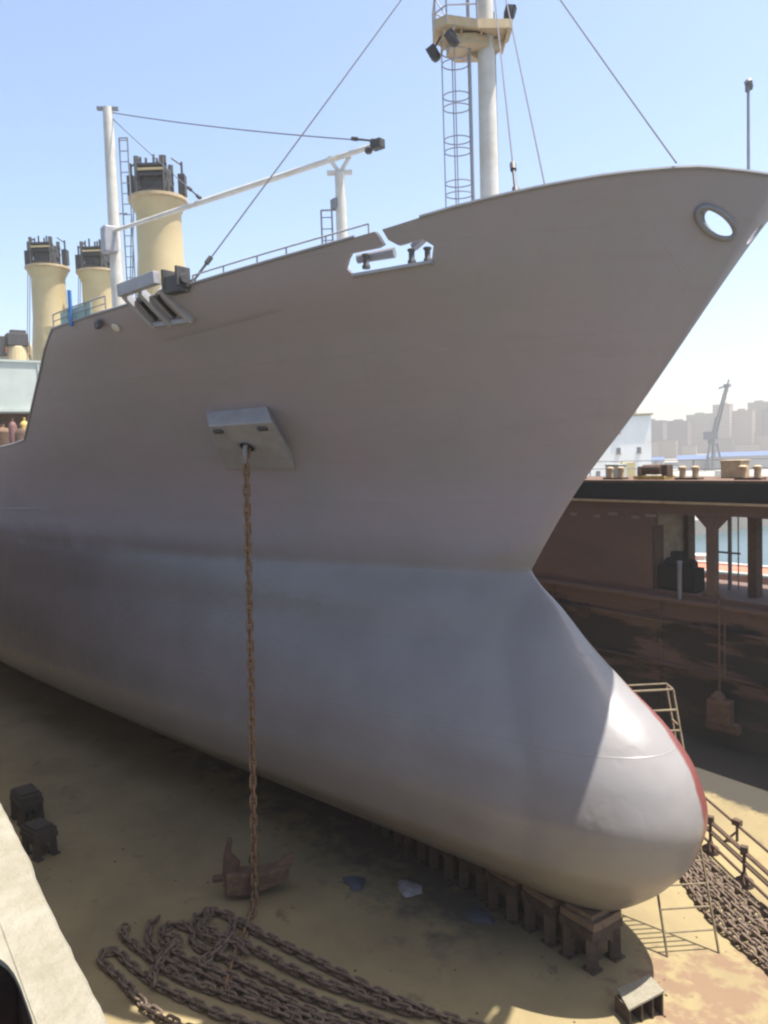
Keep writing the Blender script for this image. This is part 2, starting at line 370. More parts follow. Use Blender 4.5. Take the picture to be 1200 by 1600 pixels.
p, _ = hpt(-25.3, float(rail(-25.3)), .05); mb = MB(); mb.tube(p + Vector((0, 0, -.1)), p + Vector((0, 0, .95)), .06, None, 10); sob('rail_post', mb, BLUE, smooth=True, label='bright blue post standing at the forward deck rail')

# hawse box
bx = dict(TL=(-24.6, 15.64, .55), TR=(-22.3, 15.69, .55), BR=(-23.22, 13.79, .10), BL=(-26.0, 13.86, .10))
fr = {k: hpt(x, z, o)[0] for k, (x, z, o) in bx.items()}; bk = {k: hpt(x, z, -.25)[0] for k, (x, z, o) in bx.items()}
fr['TL'], fr['TR'] = hpt(-24.0, 15.62, .62)[0], hpt(-21.75, 15.62, .62)[0]
ks = ['TL', 'TR', 'BR', 'BL']; mb = MB()
mb.add([fr[k] for k in ks] + [bk[k] for k in ks], [(0, 1, 2, 3), (7, 6, 5, 4), (0, 4, 5, 1), (1, 5, 6, 2), (2, 6, 7, 3), (3, 7, 4, 0)])
hawse = sob('hawse_box', mb, GREYL, bevel=.04, label='pale grey box bolted on the ship side with the anchor chain hole')
fn = (fr['TR'] - fr['TL']).cross(fr['BL'] - fr['TL']).normalized()
if fn.y > 0: fn = -fn
fc = fr['TL'] * .28 + fr['TR'] * .27 + fr['BR'] * .22 + fr['BL'] * .23
Rf = fn.to_track_quat('Z', 'Y').to_matrix()
mb = MB(); mb.lathe(fc, [(.32, .0), (.31, .05), (.25, .055), (.24, .02)], 26, Rf); ob('hawse_lip', mb, GREY, hawse, smooth=True)
mb = MB(); mb.lathe(fc, [(.24, .0), (.24, .06)], 24, Rf); ob('hawse_hole', mb, BLACK, hawse)
for t in (.14, .84):
    c = fr['TL'].lerp(fr['TR'], t) + (fr['BL'] - fr['TL']) * .10; mb = MB(); mb.box(c + fn * .04, (.34, .16, .10), R=Rf); ob('bracket', mb, DARK, hawse, bevel=.02)

# slotted chock frame on the bulwark and winch beside it
def on(x, z, o=0): return hpt(x, z, o)[0]
mb = MB(); mb.beam(on(-22.35, 18.85, .12), on(-20.9, 18.98, .12), .22, .34)
chock = sob('chock_frame', mb, GREYL, bevel=.02, label='grey slotted mooring frame set over the rail')
for x in (-22.3, -21.72, -21.05):
    mb = MB(); mb.beam(on(x, 18.75, .1), on(x - .12, 17.95, .06), .14, .24, on(x, 18.5, 1) - on(x, 18.5, 0)); ob('frame_leg', mb, GREYL, chock, bevel=.015)
for x in (-22.02, -21.4):
    mb = MB(); mb.beam(on(x, 18.62, .03), on(x - .08, 18.08, .03), .05, .20, on(x, 18.5, 1) - on(x, 18.5, 0)); ob('slot', mb, BLACK, chock)
mb = MB(); mb.beam(on(-22.4, 18.0, .08), on(-21.1, 17.98, .08), .10, .12); ob('frame_foot', mb, GREYL, chock)
mb = MB(); c = on(-20.55, 18.75, .1); mb.box(c, (.62, .35, .42), rz=.35); mb.tube(c + Vector((-.4, -.1, .1)), c + Vector((.4, .1, .1)), .13, None, 14)
for dx in (-.28, .28): mb.box(c + Vector((dx, dx * .3, .16)), (.08, .45, .5), rz=.35)
sob('mooring_roller', mb, DARK, bevel=.01)
mb = MB(); p = on(-23.75, 18.06, .02); mb.lathe(p, [(.05, -.02), (.14, 0), (.13, .04), (.05, .05)], 16, hpt(-23.75, 18.06)[1].to_track_quat('Z', 'Y').to_matrix()); sob('deck_scupper', mb, WHITE, smooth=True)
mb = MB(); mb.box(on(-24.15, 18.22, .1), (.4, .14, .2)); sob('rail_lamp', mb, DARK, bevel=.02)
# draught line low on the side
mb = MB(); P = [on(x, 12.1 + (x + 45) * .02, .012) for x in np.linspace(-55, -39, 20)]
mb.path(P, .02, 5); sob('weld_line', mb, GREYL)

# ---------------------------------------------------------------- foremast
fx, fy = -18.9, CY + .4
def wp(x, y, z): return Vector((x, y, z))
mb = MB(); mb.lathe((fx, fy, 17.0), [(.31, 0), (.29, 5), (.26, 9.6), (.22, 11.5), (.17, 14.4)], 24)
fm = sob('foremast', mb, WHITE, smooth=True, label='tall white foremast with tan lookout platform and caged ladder')
ez = Vector((-.56, -.83, 0)).normalized()           # towards the platform's long side (left in view)
ex = Vector((ez.y, -ez.x, 0))
def P2(a, b, z): return Vector((fx, fy, z)) + ez * a + ex * b
mb = MB(); low = [P2(.35, -.75, 26.55), P2(1.25, -.75, 26.7), P2(1.55, -.3, 26.8), P2(1.55, .5, 26.8), P2(1.0, .95, 26.7), P2(-.3, .95, 26.65), P2(-.75, .4, 26.7), P2(-.75, -.4, 26.7)]
mb.prism(low, (0, 0, .12)); mb.prism([P2(p_[0] * .75 + .1, p_[1] * .7, 26.25) for p_ in ((.35, -.75), (1.25, -.75), (1.45, .4), (1.0, .95), (-.3, .95), (-.75, 0))], (0, 0, .3))
for i in range(8): mb.beam(low[i] + Vector((0, 0, .14)), low[(i + 1) % 8] + Vector((0, 0, .14)), .03, .26)
for a in (-.6, .2, .8, 1.3): mb.beam(P2(a, -.6, 26.58), P2(a, .8, 26.58), .06, .12)
pf = ob('platform', mb, TANP, fm)
mb = MB()
for a in (1.2, -.6): mb.prism([P2(0, .02, 25.9), P2(a, .02, 26.6), P2(0, .02, 26.6)], ex * .04)
ob('bracket', mb, TANP, fm)
mb = MB(); rl = [P2(.35, -.75, 0), P2(1.25, -.75, 0), P2(1.55, -.3, 0), P2(1.55, .5, 0), P2(1.0, .95, 0), P2(-.3, .95, 0)]
for z in (27.25, 27.7): mb.path([p + Vector((0, 0, z)) for p in rl], .025, 6)
for p in rl: mb.tube(p + Vector((0, 0, 26.8)), p + Vector((0, 0, 27.7)), .028, None, 6)
mb.tube(rl[1] + Vector((0, 0, 26.9)), rl[2] + Vector((0, 0, 27.7)), .02); mb.tube(rl[3] + Vector((0, 0, 27.7)), rl[4] + Vector((0, 0, 26.9)), .02)
ob('platform_railing', mb, GREYL, fm, smooth=True)
# caged ladder
mb = MB(); zb, ztp = 17.5, 26.6
for b_ in (-.22, .22): mb.tube(P2(.52, b_, zb), P2(.52, b_, 28.6), .03, None, 6)
z = zb + .2
while z < 28.5: mb.tube(P2(.52, -.22, z), P2(.52, .22, z), .015, None, 5); z += .3
ld = ob('ladder', mb, GREYL, fm, smooth=True)
mb = MB()
for z in sorted(list(np.arange(19.4, 26.5, 1.3)) + list(np.arange(19.75, 26.5, 1.3))):
    mb.path([P2(.52 + .42 * (1 - math.cos(t)), .36 * math.sin(t), z) for t in np.linspace(.3, PI * 2 - .3, 16)], .02, 5)
for t in (PI * .55, PI, PI * 1.45): mb.tube(P2(.52 + .42 * (1 - math.cos(t)), .36 * math.sin(t), 19.0), P2(.52 + .42 * (1 - math.cos(t)), .36 * math.sin(t), 26.6), .02, None, 5)
ob('ladder_cage', mb, GREYL, fm, smooth=True)
for a, b_, z, tl in ((1.62, .1, 26.35, -.5), (1.15, -.85, 26.3, -.6), (-.75, -.1, 27.35, .3), (-.1, .75, 27.25, .2)):
    c = P2(a, b_, z); mb = MB(); R = Matrix.Rotation(tl, 3, ex)
    mb.box(c, (.30, .20, .30), R=R @ Matrix.Rotation(.6, 3, 'Z')); mb.lathe(c, [(.11, -.30), (.16, -.2), (.14, .1)], 14, R); mb.tube(c, P2(a * .85, b_ * .85, 26.75), .03)
    ob('floodlight', mb, DARK, fm, smooth=True)
mb = MB(); mb.tube(P2(-.31, .2, 17.5), P2(-.29, .2, 27.5), .035, None, 6); ob('cable_pipe', mb, GREY, fm)
# stays
top = Vector((fx - .3, fy + .3, 31.3))
def sag(a, b, s, n=14):
    a = Vector(a); b = Vector(b); return [a.lerp(b, i / n) - Vector((0, 0, s * 4 * (i / n) * (1 - i / n))) for i in range(n + 1)]
def stay(a, b, r=.018, s=.08, tb=None, lab=None):
    mb = MB(); mb.path(sag(a, b, s), r, 6); o = sob('stay', mb, WIRE, smooth=True, label=lab)
    if tb:
        d = (Vector(a) - Vector(b)).normalized(); q = Vector(b) + d * .05
        t = MB(); t.tube(q, q + d * tb, .035, None, 8); t.tube(q + d * tb * .85, q + d * (tb * .85 + .22), .07, None, 8); t.tube(q - d * .04, q + d * .2, .075, None, 8); ob('turnbuckle', t, DARK, o, smooth=True)
stay(top, on(-20.36, 18.62, 0), .022, .05, .9)
stay(top, on(-10.47, 19.85, 0), .02, .05)
stay(top, on(-12.90, 19.50, -.1), .018, .0, .95)
stay(top, on(-12.40, 19.60, -.1), .018, .0)

# jackstaff with lamp at the stem
mb = MB(); jx = -10.16; mb.tube((jx, CY, 19.62), (jx, CY, 21.65), .038, .03, 8); mb.box((jx, CY, 19.66), (.16, .9, .06))
j = sob('jackstaff', mb, GREYL, smooth=True, label='slim grey light pole standing at the very bow')
mb = MB(); Rj = Matrix.Rotation(.5, 3, 'X'); mb.lathe((jx, CY + .02, 21.78), [(.04, -.14), (.075, -.08), (.085, .06), (.04, .1)], 14, Rj); mb.box((jx, CY - .03, 21.66), (.07, .07, .12)); ob('lamp', mb, GREY, j, smooth=True)

# ---------------------------------------------------------------- derrick and its crutch
mb = MB(); mb.lathe((-35.9, 10.7, 14.0), [(.34, 0), (.33, 2), (.27, 9), (.21, 15.2), (.2, 15.5)], 18)
dm = sob('derrick_post', mb, WHITE, smooth=True, label='slim white derrick post with ladder, leftmost of the white posts')
mb = MB(); mb.beam((-36.1, 10.3, 29.45), (-35.7, 11.1, 29.45), .18, .12); ob('mast_head', mb, GREY, dm)
mb = MB()
la = Vector((.56, .83, 0)).normalized(); lb = Vector((-.83, .56, 0))
def LP(a, b, z): return Vector((-35.9, 10.7, z)) + la * a + lb * b
for a in (.42, .78): mb.tube(LP(a, 0, 14.2), LP(a, 0, 28.2), .035, None, 6)
for z in np.arange(14.6, 28.2, .45): mb.tube(LP(.42, 0, z), LP(.78, 0, z), .022, None, 5)
mb.tube(LP(.42, 0, 28.2), LP(.78, 0, 28.2), .035, None, 6)
for z in (16, 20, 25): mb.tube(LP(.2, 0, z), LP(.6, 0, z), .03, None, 5)
ob('ladder', mb, GREY, dm)
mb = MB(); mb.box((-35.7, 10.4, 23.8), (.6, .6, 1.1)); ob('gooseneck', mb, GREYL, dm, bevel=.05)
mb = MB(); A = Vector((-35.6, 10.5, 24.15)); B = Vector((-22.0, 15.2, 24.15)); mb.tube(A, A.lerp(B, .5), .075, .115, 12); mb.tube(A.lerp(B, .5), B, .115, .09, 12)
bo = sob('derrick_boom', mb, WHITE, smooth=True, label='long white boom resting level on the forward crutch')
mb = MB(); mb.box(B, (.42, .3, .3), rz=.3); mb.lathe(B + Vector((-.35, -.12, -.1)), [(.1, -.1), (.14, 0), (.1, .1)], 12); ob('boom_head', mb, DARK, bo, bevel=.03)
stay((-36.1, 10.8, 29.4), B + Vector((0, 0, .1)), .022, .12, 1.0)
stay((-36.0, 10.8, 29.2), A.lerp(B, .40) + Vector((0, 0, .15)), .018, .03, .8)
mb = MB(); mb.lathe((-23.5, 14.65, 17.2), [(.22, 0), (.20, 3), (.17, 6.4)], 16)
cr = sob('boom_crutch', mb, WHITE, smooth=True, label='white crutch post holding up the boom end')
mb = MB(); c0 = Vector((-23.5, 14.65, 23.6)); mb.beam(c0, c0 + Vector((-.2, -.3, .55)), .12, .12); mb.beam(c0, c0 + Vector((.2, .3, .55)), .12, .12); mb.beam(c0 + Vector((-.25, -.35, .02)), c0 + Vector((.25, .35, .02)), .14, .14); ob('yoke', mb, WHITE, cr)
mb = MB(); 
def KP(a, z): return Vector((-23.5, 14.65, z)) - la * a
for a in (.32, .68): mb.tube(KP(a, 17.3), KP(a, 22.4), .03, None, 6)
for z in np.arange(17.6, 22.4, .38): mb.tube(KP(.32, z), KP(.68, z), .02, None, 5)
mb.tube(KP(0, 22.4), KP(.68, 22.4), .03); mb.box(KP(.15, 22.6), (.3, .3, .3)); ob('ladder', mb, GREY, cr)

# ---------------------------------------------------------------- yellow crane columns
def crane(x, y, r, zc, lab):
    mb = MB(); mb.lathe((x, y, 14.0), [(r * 1.18, 0), (r * 1.16, 10.2), (r * 1.03, 12.4), (r, zc - 14.75), (r * 1.03, zc - 14.6), (r * 1.19, zc - 14.2), (r * 1.2, zc - 14.0)], 40)
    c = sob('crane_column', mb, YEL, smooth=True, label=lab)
    mb = MB(); mb.lathe((x, y, zc), [(r * 1.24, 0), (r * 1.32, .05), (r * 1.32, .22), (r * 1.2, .24)], 40); ob('slewing_ring', mb, TANP, c, smooth=True)
    d = la; e = lb
    def Q(a, b, z): return Vector((x, y, zc + z * (1.25 if z > 0 else 1))) + d * a + e * b
    mb = MB()
    for a in (-.72, .5):
        for b_ in (-.8, .8): mb.beam(Q(a * r, b_, .1), Q(a * r, b_, 2.0), .2, .25)
        mb.beam(Q(a * r, -.9, 1.0), Q(a * r, .9, 1.0), .2, .3)
    for z in (.45, 1.15, 1.6): mb.beam(Q(-.8 * r, -.8, z), Q(.62 * r, -.8, z), .18, .16); mb.beam(Q(-.8 * r, .8, z), Q(.62 * r, .8, z), .18, .16)
    for b_ in (-.5, .3): mb.tube(Q(-.75 * r, b_, 1.35), Q(.55 * r, b_, 1.35), .36, None, 14)
    for a in (-.7, -.45, -.1, .05, .2, .35): mb.beam(Q(a * r, 0, 1.6), Q(a * r, 0, 2.1 + random.random() * .3), .09, .12)
    mb.box(Q(-.08, 0, .95), (1.5, 1.3, 1.3), rz=.98); mb.box(Q(.5, -.5, .5), (.7, .6, .9), rz=.98); mb.box(Q(-.9, .4, .4), (.5, .7, .8), rz=.98); ob('winch_frame', mb, DARK, c)
    for s in (-1, 1):
        mb = MB(); mb.box(Q(s * 1.15 * r, 0, .8), (.4, .6, 1.2), rz=.98); mb.tube(Q(s * 1.15 * r, 0, .3), Q(s * 1.15 * r, 0, 1.9), .07); mb.tube(Q(s * 1.15 * r, 0, 1.75), Q(s * .7 * r, 0, 2.1), .05); ob('sheave_bracket', mb, DARK, c)
    mb = MB(); mb.beam(Q(-.66 * r, -.92, 1.38), Q(.5 * r, -.92, 1.38), .05, .14); ob('nameplate_bar', mb, YEL, c)
    mb = MB(); mb.beam(Q(-.1, -r - .02, -4.6), Q(.85, -r * .8, -4.6), .08, .10)
    mb.tube(Q(.9, -r * .72, -6.2), Q(.9, -r * .72, -4.2), .04); mb.box(Q(.4, -r * .98 - .05, -5.3), (.7, .25, 1.1), rz=.98); ob('access_box', mb, YEL, c)
    for s in (-.3, .1):
        mb = MB(); mb.path(sag(Q(-1.15 * r, s, -.2), Q(-1.9 * r, s, -14), .05), .03, 5); ob('hanging_cable', mb, WIRE, c)
crane(-48.0, 17.0, 1.32, 29.7, 'tall yellow crane column nearest the bow behind the boom')
crane(-70.6, 15.4, 1.32, 30.3, 'yellow crane column farther aft at the left')
crane(-68.6, 18.9, 1.32, 29.9, 'yellow crane column aft beside the white derrick post')
# folded crane housing farther aft
mb = MB(); mb.lathe((-109.2, 19.6, 14), [(1.8, 0), (1.6, 12), (1.15, 15.4)], 20); mb.beam((-108.4, 22.3, 25.5), (-108.9, 20.6, 30.4), .5, .6); sob('crane_housing', mb, YEL, bevel=.1)
mb = MB(); mb.box((-109.2, 19.6, 30.2), (2.2, 2.4, 1.5)); mb.box((-109.2, 17.9, 29.4), (.9, .7, 2.4)); mb.box((-109.2, 19.8, 31.2), (1.0, 1.8, .5)); sob('crane_winch', mb, DARK, bevel=.05)

# hatch house, aft superstructure and clutter on the main deck
mb = MB(); mb.span((-50, 6.6, 17.5), (-62, 27.0, 20.2)); mb.span((-49.8, 6.5, 17.35), (-62.2, 27.1, 17.49)); mb.beam((-49.98, 6.6, 20.25), (-49.98, 27, 20.25), .12, .12)
for y in np.arange(7.6, 26.5, 2.4): mb.span((-49.93, y, 17.6), (-49.998, y + .08, 20.15))
hh = sob('hatch_house', mb, GREENG)
mb = MB(); mb.span((-51.5, 8.2, 14.0), (-61, 25.4, 17.34)); ob('hatch_trunk', mb, RUSTD, hh)
mb = MB(); mb.span((-118, 8, 14), (-128, 25.6, 27.5)); mb.span((-119, 9, 27.5), (-128, 24.6, 29.6)); mb.span((-117.5, 7.5, 29.6), (-128.5, 26.1, 29.8)); ss = sob('superstructure', mb, WHITE)
mb = MB(); mb.span((-117.9, 8, 29.82), (-128, 25.6, 30.8)); ob('orange_band', mb, mat('orange_paint', (.60, .13, .04), .5), ss)
mb = MB()
for y in np.arange(9.6, 24, 1.5): mb.span((-118.98, y, 28.1), (-118.90, y + 1.0, 28.9))
ob('bridge_windows', mb, BLACK, ss)
YD = mat('yellow_drum_paint', (.42, .29, .06), .6, 0, (.25, .17, .05), 3); RD = mat('faded_red_paint', (.13, .06, .055), .7, 0, (.12, .06, .05), 3)
for (x, y, r, h, m_, n_) in ((-44.2, 8.05, .26, 1.6, YD, 'gas_cylinder'), (-43.6, 7.75, .3, 1.2, RUSTD, 'gas_cylinder'), (-46.6, 7.9, .22, 1.7, RD, 'gas_cylinder'), (-48.6, 7.7, .5, 1.5, RUST, 'gas_cylinder'), (-42.4, 8.1, .3, 1.5, GREY, 'gas_cylinder')):
    mb = MB(); mb.lathe((x, y, 14.0 + .9), [(r, 0), (r, h - .25), (r * .6, h - .05), (r * .25, h), (r * .25, h + .18)], 16); mb.box((x, y, 14.45), (.7, .7, .9)); o = ob(n_, mb, m_, smooth=True)
    tag(o, {YD: 'yellow upright cylinder on the ship deck by the break', RUSTD: 'dark brown upright cylinder on the ship deck by the break', RD: 'faded red upright cylinder on the ship deck at far left', RUST: 'wide rust brown drum on the ship deck at the far left edge', GREY: 'grey upright cylinder on the ship deck against the raked bulwark end'}[m_], 'cylinder', 'gas cylinders on the ship deck')

# ---------------------------------------------------------------- dock floor and water
def floor_mat():
    m = mat('dock_floor_grit', (.25, .198, .10), .92, 0, (.185, .145, .075), .35, .5, .25, 5, c3=(.15, .11, .06), s3=.9, t3=.60)
    n = m.node_tree; N = n.nodes; L = n.links; b = N['Principled BSDF']; old = b.inputs['Base Color'].links[0].from_socket
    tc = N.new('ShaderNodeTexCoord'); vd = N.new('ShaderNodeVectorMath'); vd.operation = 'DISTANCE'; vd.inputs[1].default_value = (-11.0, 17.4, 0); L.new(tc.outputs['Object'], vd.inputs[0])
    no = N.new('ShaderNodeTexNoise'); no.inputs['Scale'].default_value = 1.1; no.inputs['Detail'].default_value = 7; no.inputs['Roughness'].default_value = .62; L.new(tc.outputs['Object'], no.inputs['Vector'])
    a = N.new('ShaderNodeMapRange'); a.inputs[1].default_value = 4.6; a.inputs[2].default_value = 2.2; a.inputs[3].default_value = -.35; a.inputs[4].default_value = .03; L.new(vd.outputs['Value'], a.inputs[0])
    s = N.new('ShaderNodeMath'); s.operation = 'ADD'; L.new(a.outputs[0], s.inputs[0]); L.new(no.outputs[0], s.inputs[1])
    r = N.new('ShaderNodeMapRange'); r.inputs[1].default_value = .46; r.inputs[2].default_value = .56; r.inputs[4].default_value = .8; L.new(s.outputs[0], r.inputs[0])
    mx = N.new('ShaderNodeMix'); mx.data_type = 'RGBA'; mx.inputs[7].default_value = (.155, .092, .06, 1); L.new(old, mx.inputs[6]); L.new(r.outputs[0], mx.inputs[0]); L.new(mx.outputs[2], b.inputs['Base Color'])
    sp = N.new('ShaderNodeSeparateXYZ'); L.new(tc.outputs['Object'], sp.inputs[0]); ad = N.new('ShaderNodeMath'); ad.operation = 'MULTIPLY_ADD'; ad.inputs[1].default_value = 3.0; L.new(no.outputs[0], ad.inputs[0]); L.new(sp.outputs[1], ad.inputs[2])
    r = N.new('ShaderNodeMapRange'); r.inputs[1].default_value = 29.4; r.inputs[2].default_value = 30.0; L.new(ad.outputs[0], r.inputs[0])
    # darker, mottled strip of floor under the keel
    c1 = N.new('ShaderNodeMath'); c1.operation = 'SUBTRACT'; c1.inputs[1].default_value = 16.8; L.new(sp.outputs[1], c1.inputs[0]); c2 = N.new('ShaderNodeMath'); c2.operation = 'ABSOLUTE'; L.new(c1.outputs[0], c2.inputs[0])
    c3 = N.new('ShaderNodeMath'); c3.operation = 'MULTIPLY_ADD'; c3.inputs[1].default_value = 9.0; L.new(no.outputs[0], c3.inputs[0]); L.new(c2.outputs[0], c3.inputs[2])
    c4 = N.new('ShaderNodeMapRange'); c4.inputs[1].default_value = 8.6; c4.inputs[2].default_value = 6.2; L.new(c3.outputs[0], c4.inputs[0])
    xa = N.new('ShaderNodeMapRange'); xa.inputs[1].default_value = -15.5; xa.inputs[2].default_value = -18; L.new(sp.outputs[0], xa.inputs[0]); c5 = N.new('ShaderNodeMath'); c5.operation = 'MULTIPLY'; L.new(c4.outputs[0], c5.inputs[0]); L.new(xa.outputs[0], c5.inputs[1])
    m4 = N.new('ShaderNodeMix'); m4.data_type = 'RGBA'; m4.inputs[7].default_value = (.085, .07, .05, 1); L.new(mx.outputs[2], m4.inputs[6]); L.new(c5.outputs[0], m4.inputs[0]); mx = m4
    m3 = N.new('ShaderNodeMix'); m3.data_type = 'RGBA'; m3.inputs[7].default_value = (.035, .03, .022, 1); L.new(mx.outputs[2], m3.inputs[6]); L.new(r.outputs[0], m3.inputs[0]); L.new(m3.outputs[2], b.inputs['Base Color'])  # dark colour widens the far wall's shadow along its foot
    return m
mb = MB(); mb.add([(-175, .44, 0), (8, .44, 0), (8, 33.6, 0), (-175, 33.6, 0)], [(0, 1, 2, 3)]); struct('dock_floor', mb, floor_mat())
mb = MB(); mb.span((-175.2, -6, -2.2), (8.2, 40, -.02)); struct('pontoon', mb, RUSTD)
WATER = mat('harbour_water', (.045, .075, .085), .30, 0, (.06, .09, .10), .03, .5, .9, .9, spec=.3)
mb = MB(); mb.add([(-3000, -3000, -1.2), (3000, -3000, -1.2), (3000, 3000, -1.2), (-3000, 3000, -1.2)], [(0, 1, 2, 3)]); struct('water', mb, WATER)

# ---------------------------------------------------------------- far wing wall of the dock
def wall_mat():
    m = mat('wall_steel', (.135, .080, .060), .85, 0, (.10, .063, .050), .5, .5, .3, 4, stretch=(.35, 1, 1.4))
    n = m.node_tree; N = n.nodes; L = n.links; b = N['Principled BSDF']; old = b.inputs['Base Color'].links[0].from_socket
    tc = N.new('ShaderNodeTexCoord'); sp = N.new('ShaderNodeSeparateXYZ'); L.new(tc.outputs['Object'], sp.inputs[0])
    no = N.new('ShaderNodeTexNoise'); no.inputs['Scale'].default_value = .8; no.inputs['Detail'].default_value = 8; no.inputs['Roughness'].default_value = .65
    mp = N.new('ShaderNodeMapping'); mp.inputs['Scale'].default_value = (.28, 1, 1.3); L.new(tc.outputs['Object'], mp.inputs[0]); L.new(mp.outputs[0], no.inputs['Vector'])
    a = N.new('ShaderNodeMapRange'); a.inputs[1].default_value = 7.5; a.inputs[2].default_value = 5.0; a.inputs[3].default_value = -.3; a.inputs[4].default_value = .06; L.new(sp.outputs[2], a.inputs[0])
    s = N.new('ShaderNodeMath'); s.operation = 'ADD'; L.new(a.outputs[0], s.inputs[0]); L.new(no.outputs[0], s.inputs[1])
    r = N.new('ShaderNodeMapRange'); r.inputs[1].default_value = .47; r.inputs[2].default_value = .56; L.new(s.outputs[0], r.inputs[0])
    mx = N.new('ShaderNodeMix'); mx.data_type = 'RGBA'; mx.inputs[7].default_value = (.018, .015, .015, 1); L.new(old, mx.inputs[6]); L.new(r.outputs[0], mx.inputs[0])
    # green and rust scum near the foot
    r2 = N.new('ShaderNodeMapRange'); r2.inputs[1].default_value = 2.6; r2.inputs[2].default_value = .6; L.new(sp.outputs[2], r2.inputs[0])
    m2 = N.new('ShaderNodeMix'); m2.data_type = 'RGBA'; m2.inputs[7].default_value = (.055, .05, .035, 1); L.new(mx.outputs[2], m2.inputs[6]); L.new(r2.outputs[0], m2.inputs[0])
    L.new(m2.outputs[2], b.inputs['Base Color']); return m
WALLM = wall_mat(); Y0 = 33.6; Y1 = 38.4; X0 = -172; X1 = 6
ww = empty('wing_wall', (-60, Y0, 0)); tag(ww, 'rusty brown steel dock wall on the far side with open gallery and stained foot', 'dock wall')
mb = MB(); mb.span((X0, Y0, 0), (X1, Y1, 6.9)); mb.span((X0, Y0, 6.9), (-25.6, Y0 + 2.9, 11.3)); ob('wall_plating', mb, WALLM, ww)
mb = MB(); mb.span((-25.6, Y0, 10.75), (X1, Y1, 11.3)); mb.span((X0, Y0 + .25, 11.3), (X1, Y1, 12.25)); ob('upper_beam', mb, WALLM, ww)
mb = MB(); mb.span((X0, Y0 - .1, 11.42), (X1, Y0 + .24, 12.28)); ob('shade_strip', mb, BLACK, ww)  # black strip stands in for the shaded recess under the deck edge
mb = MB(); mb.span((X0, Y0 - .02, 12.29), (X1, Y1 + .1, 12.4)); ob('deck_plate', mb, RUST, ww)
mb = MB(); mb.span((X0, Y0 - .28, 11.28), (X1, Y0 - .002, 11.38)); ob('pale_ledge', mb, TANP, ww)
mb = MB(); mb.span((X0, Y0 - .35, 6.45), (X1, Y0 - .002, 6.62)); mb.span((X0, Y0 - .22, 5.35), (X1, Y0 - .003, 5.45)); mb.span((X0, Y0 - .2, 3.2), (X1, Y0 - .003, 3.3)); ob('wall_ledge', mb, WALLM, ww)
for x in np.arange(-22.33, X1 - .5, 4.4):
    mb = MB(); mb.span((x - .21, Y0 + .02, 6.9), (x + .21, Y0 + .4, 10.74))
    for s in (-1, 1): mb.prism([(x + s * .211, Y0 + .1, 10.73), (x + s * .85, Y0 + .1, 10.73), (x + s * .211, Y0 + .1, 10.1)], (0, .3, 0)); mb.prism([(x + s * .211, Y0 + .1, 6.92), (x + s * .5, Y0 + .1, 6.92), (x + s * .211, Y0 + .1, 7.3)], (0, .3, 0))
    ob('gallery_pillar', mb, WALLM, ww)
for x in (-20.95, -16.0, -11.6, -7.2, -2.8, 1.6):
    mb = MB(); mb.span((x - .22, Y0 + 1.2, 6.9), (x + .22, Y0 + 1.7, 10.74)); ob('inner_pillar', mb, RUSTD, ww)
mb = MB(); mb.span((-25.597, Y0 + .5, 6.902), (-25.55, Y0 + 2.6, 10.74)); ob('recess_panel', mb, mat('recess_paint', (.30, .24, .17), .8, 0, (.20, .15, .10), 1.5), ww)
mb = MB(); mb.span((-25.546, Y0 + .1, 6.905), (-25.50, Y0 + .85, 10.1)); mb.span((-25.597, Y0 + 2.62, 6.902), (-25.3, Y0 + 3.2, 10.74)); ob('recess_door', mb, RUSTD, ww)
mb = MB(); mb.path([(-23.3, Y1 - .1, 10.3), (0, Y1 - .1, 10.3)], .05); mb.path([(-23.3, Y1 - .1, 10.5), (0, Y1 - .1, 10.5)], .03)
mb.tube((-22.5, Y0 + 2.6, 6.9), (-22.5, Y0 + 2.6, 10.7), .035); mb.tube((-22.95, Y0 + 2.6, 6.9), (-22.95, Y0 + 2.6, 10.7), .10); mb.tube((-23.7, Y0 + 2.6, 8.7), (-22.4, Y0 + 2.6, 8.7), .05); ob('gallery_pipes', mb, GREY, ww)
for x in np.arange(-120, 4, 7.3):
    mb = MB(); mb.span((x, Y0 - .14, 3.3), (x + .12, Y0 - .004, 6.44)); mb.span((x, Y0 - .14, .0), (x + .12, Y0 - .004, 3.19)); ob('wall_rib', mb, WALLM, ww)
mb = MB()
for x in np.arange(-58, -24, 1.25): mb.box((x + random.uniform(-.3, .3), Y0 - .02, 10.55 + random.uniform(-.1, .1)), (.35 + random.random() * .3, .05, .14))
ob('worn_patches', mb, mat('worn_patch', (.22, .15, .12), .9), ww)
# machine standing in the recess
mb = MB(); mb.span((-25.4, Y0 + .25, 6.92), (-23.35, Y0 + 1.15, 8.1)); mb.tube((-25.2, Y0 + .7, 8.2), (-23.6, Y0 + .7, 8.2), .3, None, 14); mb.box((-24.6, Y0 + .7, 8.6), (.5, .5, .5))
wn = ob('winch', mb, BLACK, bevel=.06); tag(wn, 'black boxy winch standing in the gallery recess of the far dock wall', 'winch')
mb = MB(); mb.tube((-23.9, Y0 - .1, 6.62), (-23.9, Y0 - .1, 8.4), .11, None, 10); mb.lathe((-23.9, Y0 - .1, 8.4), [(.13, 0), (.13, .08), (.02, .12)], 10); o = ob('bollard', mb, GREY, smooth=True); tag(o, 'slim grey steel post on the ledge in front of the black winch', 'post')
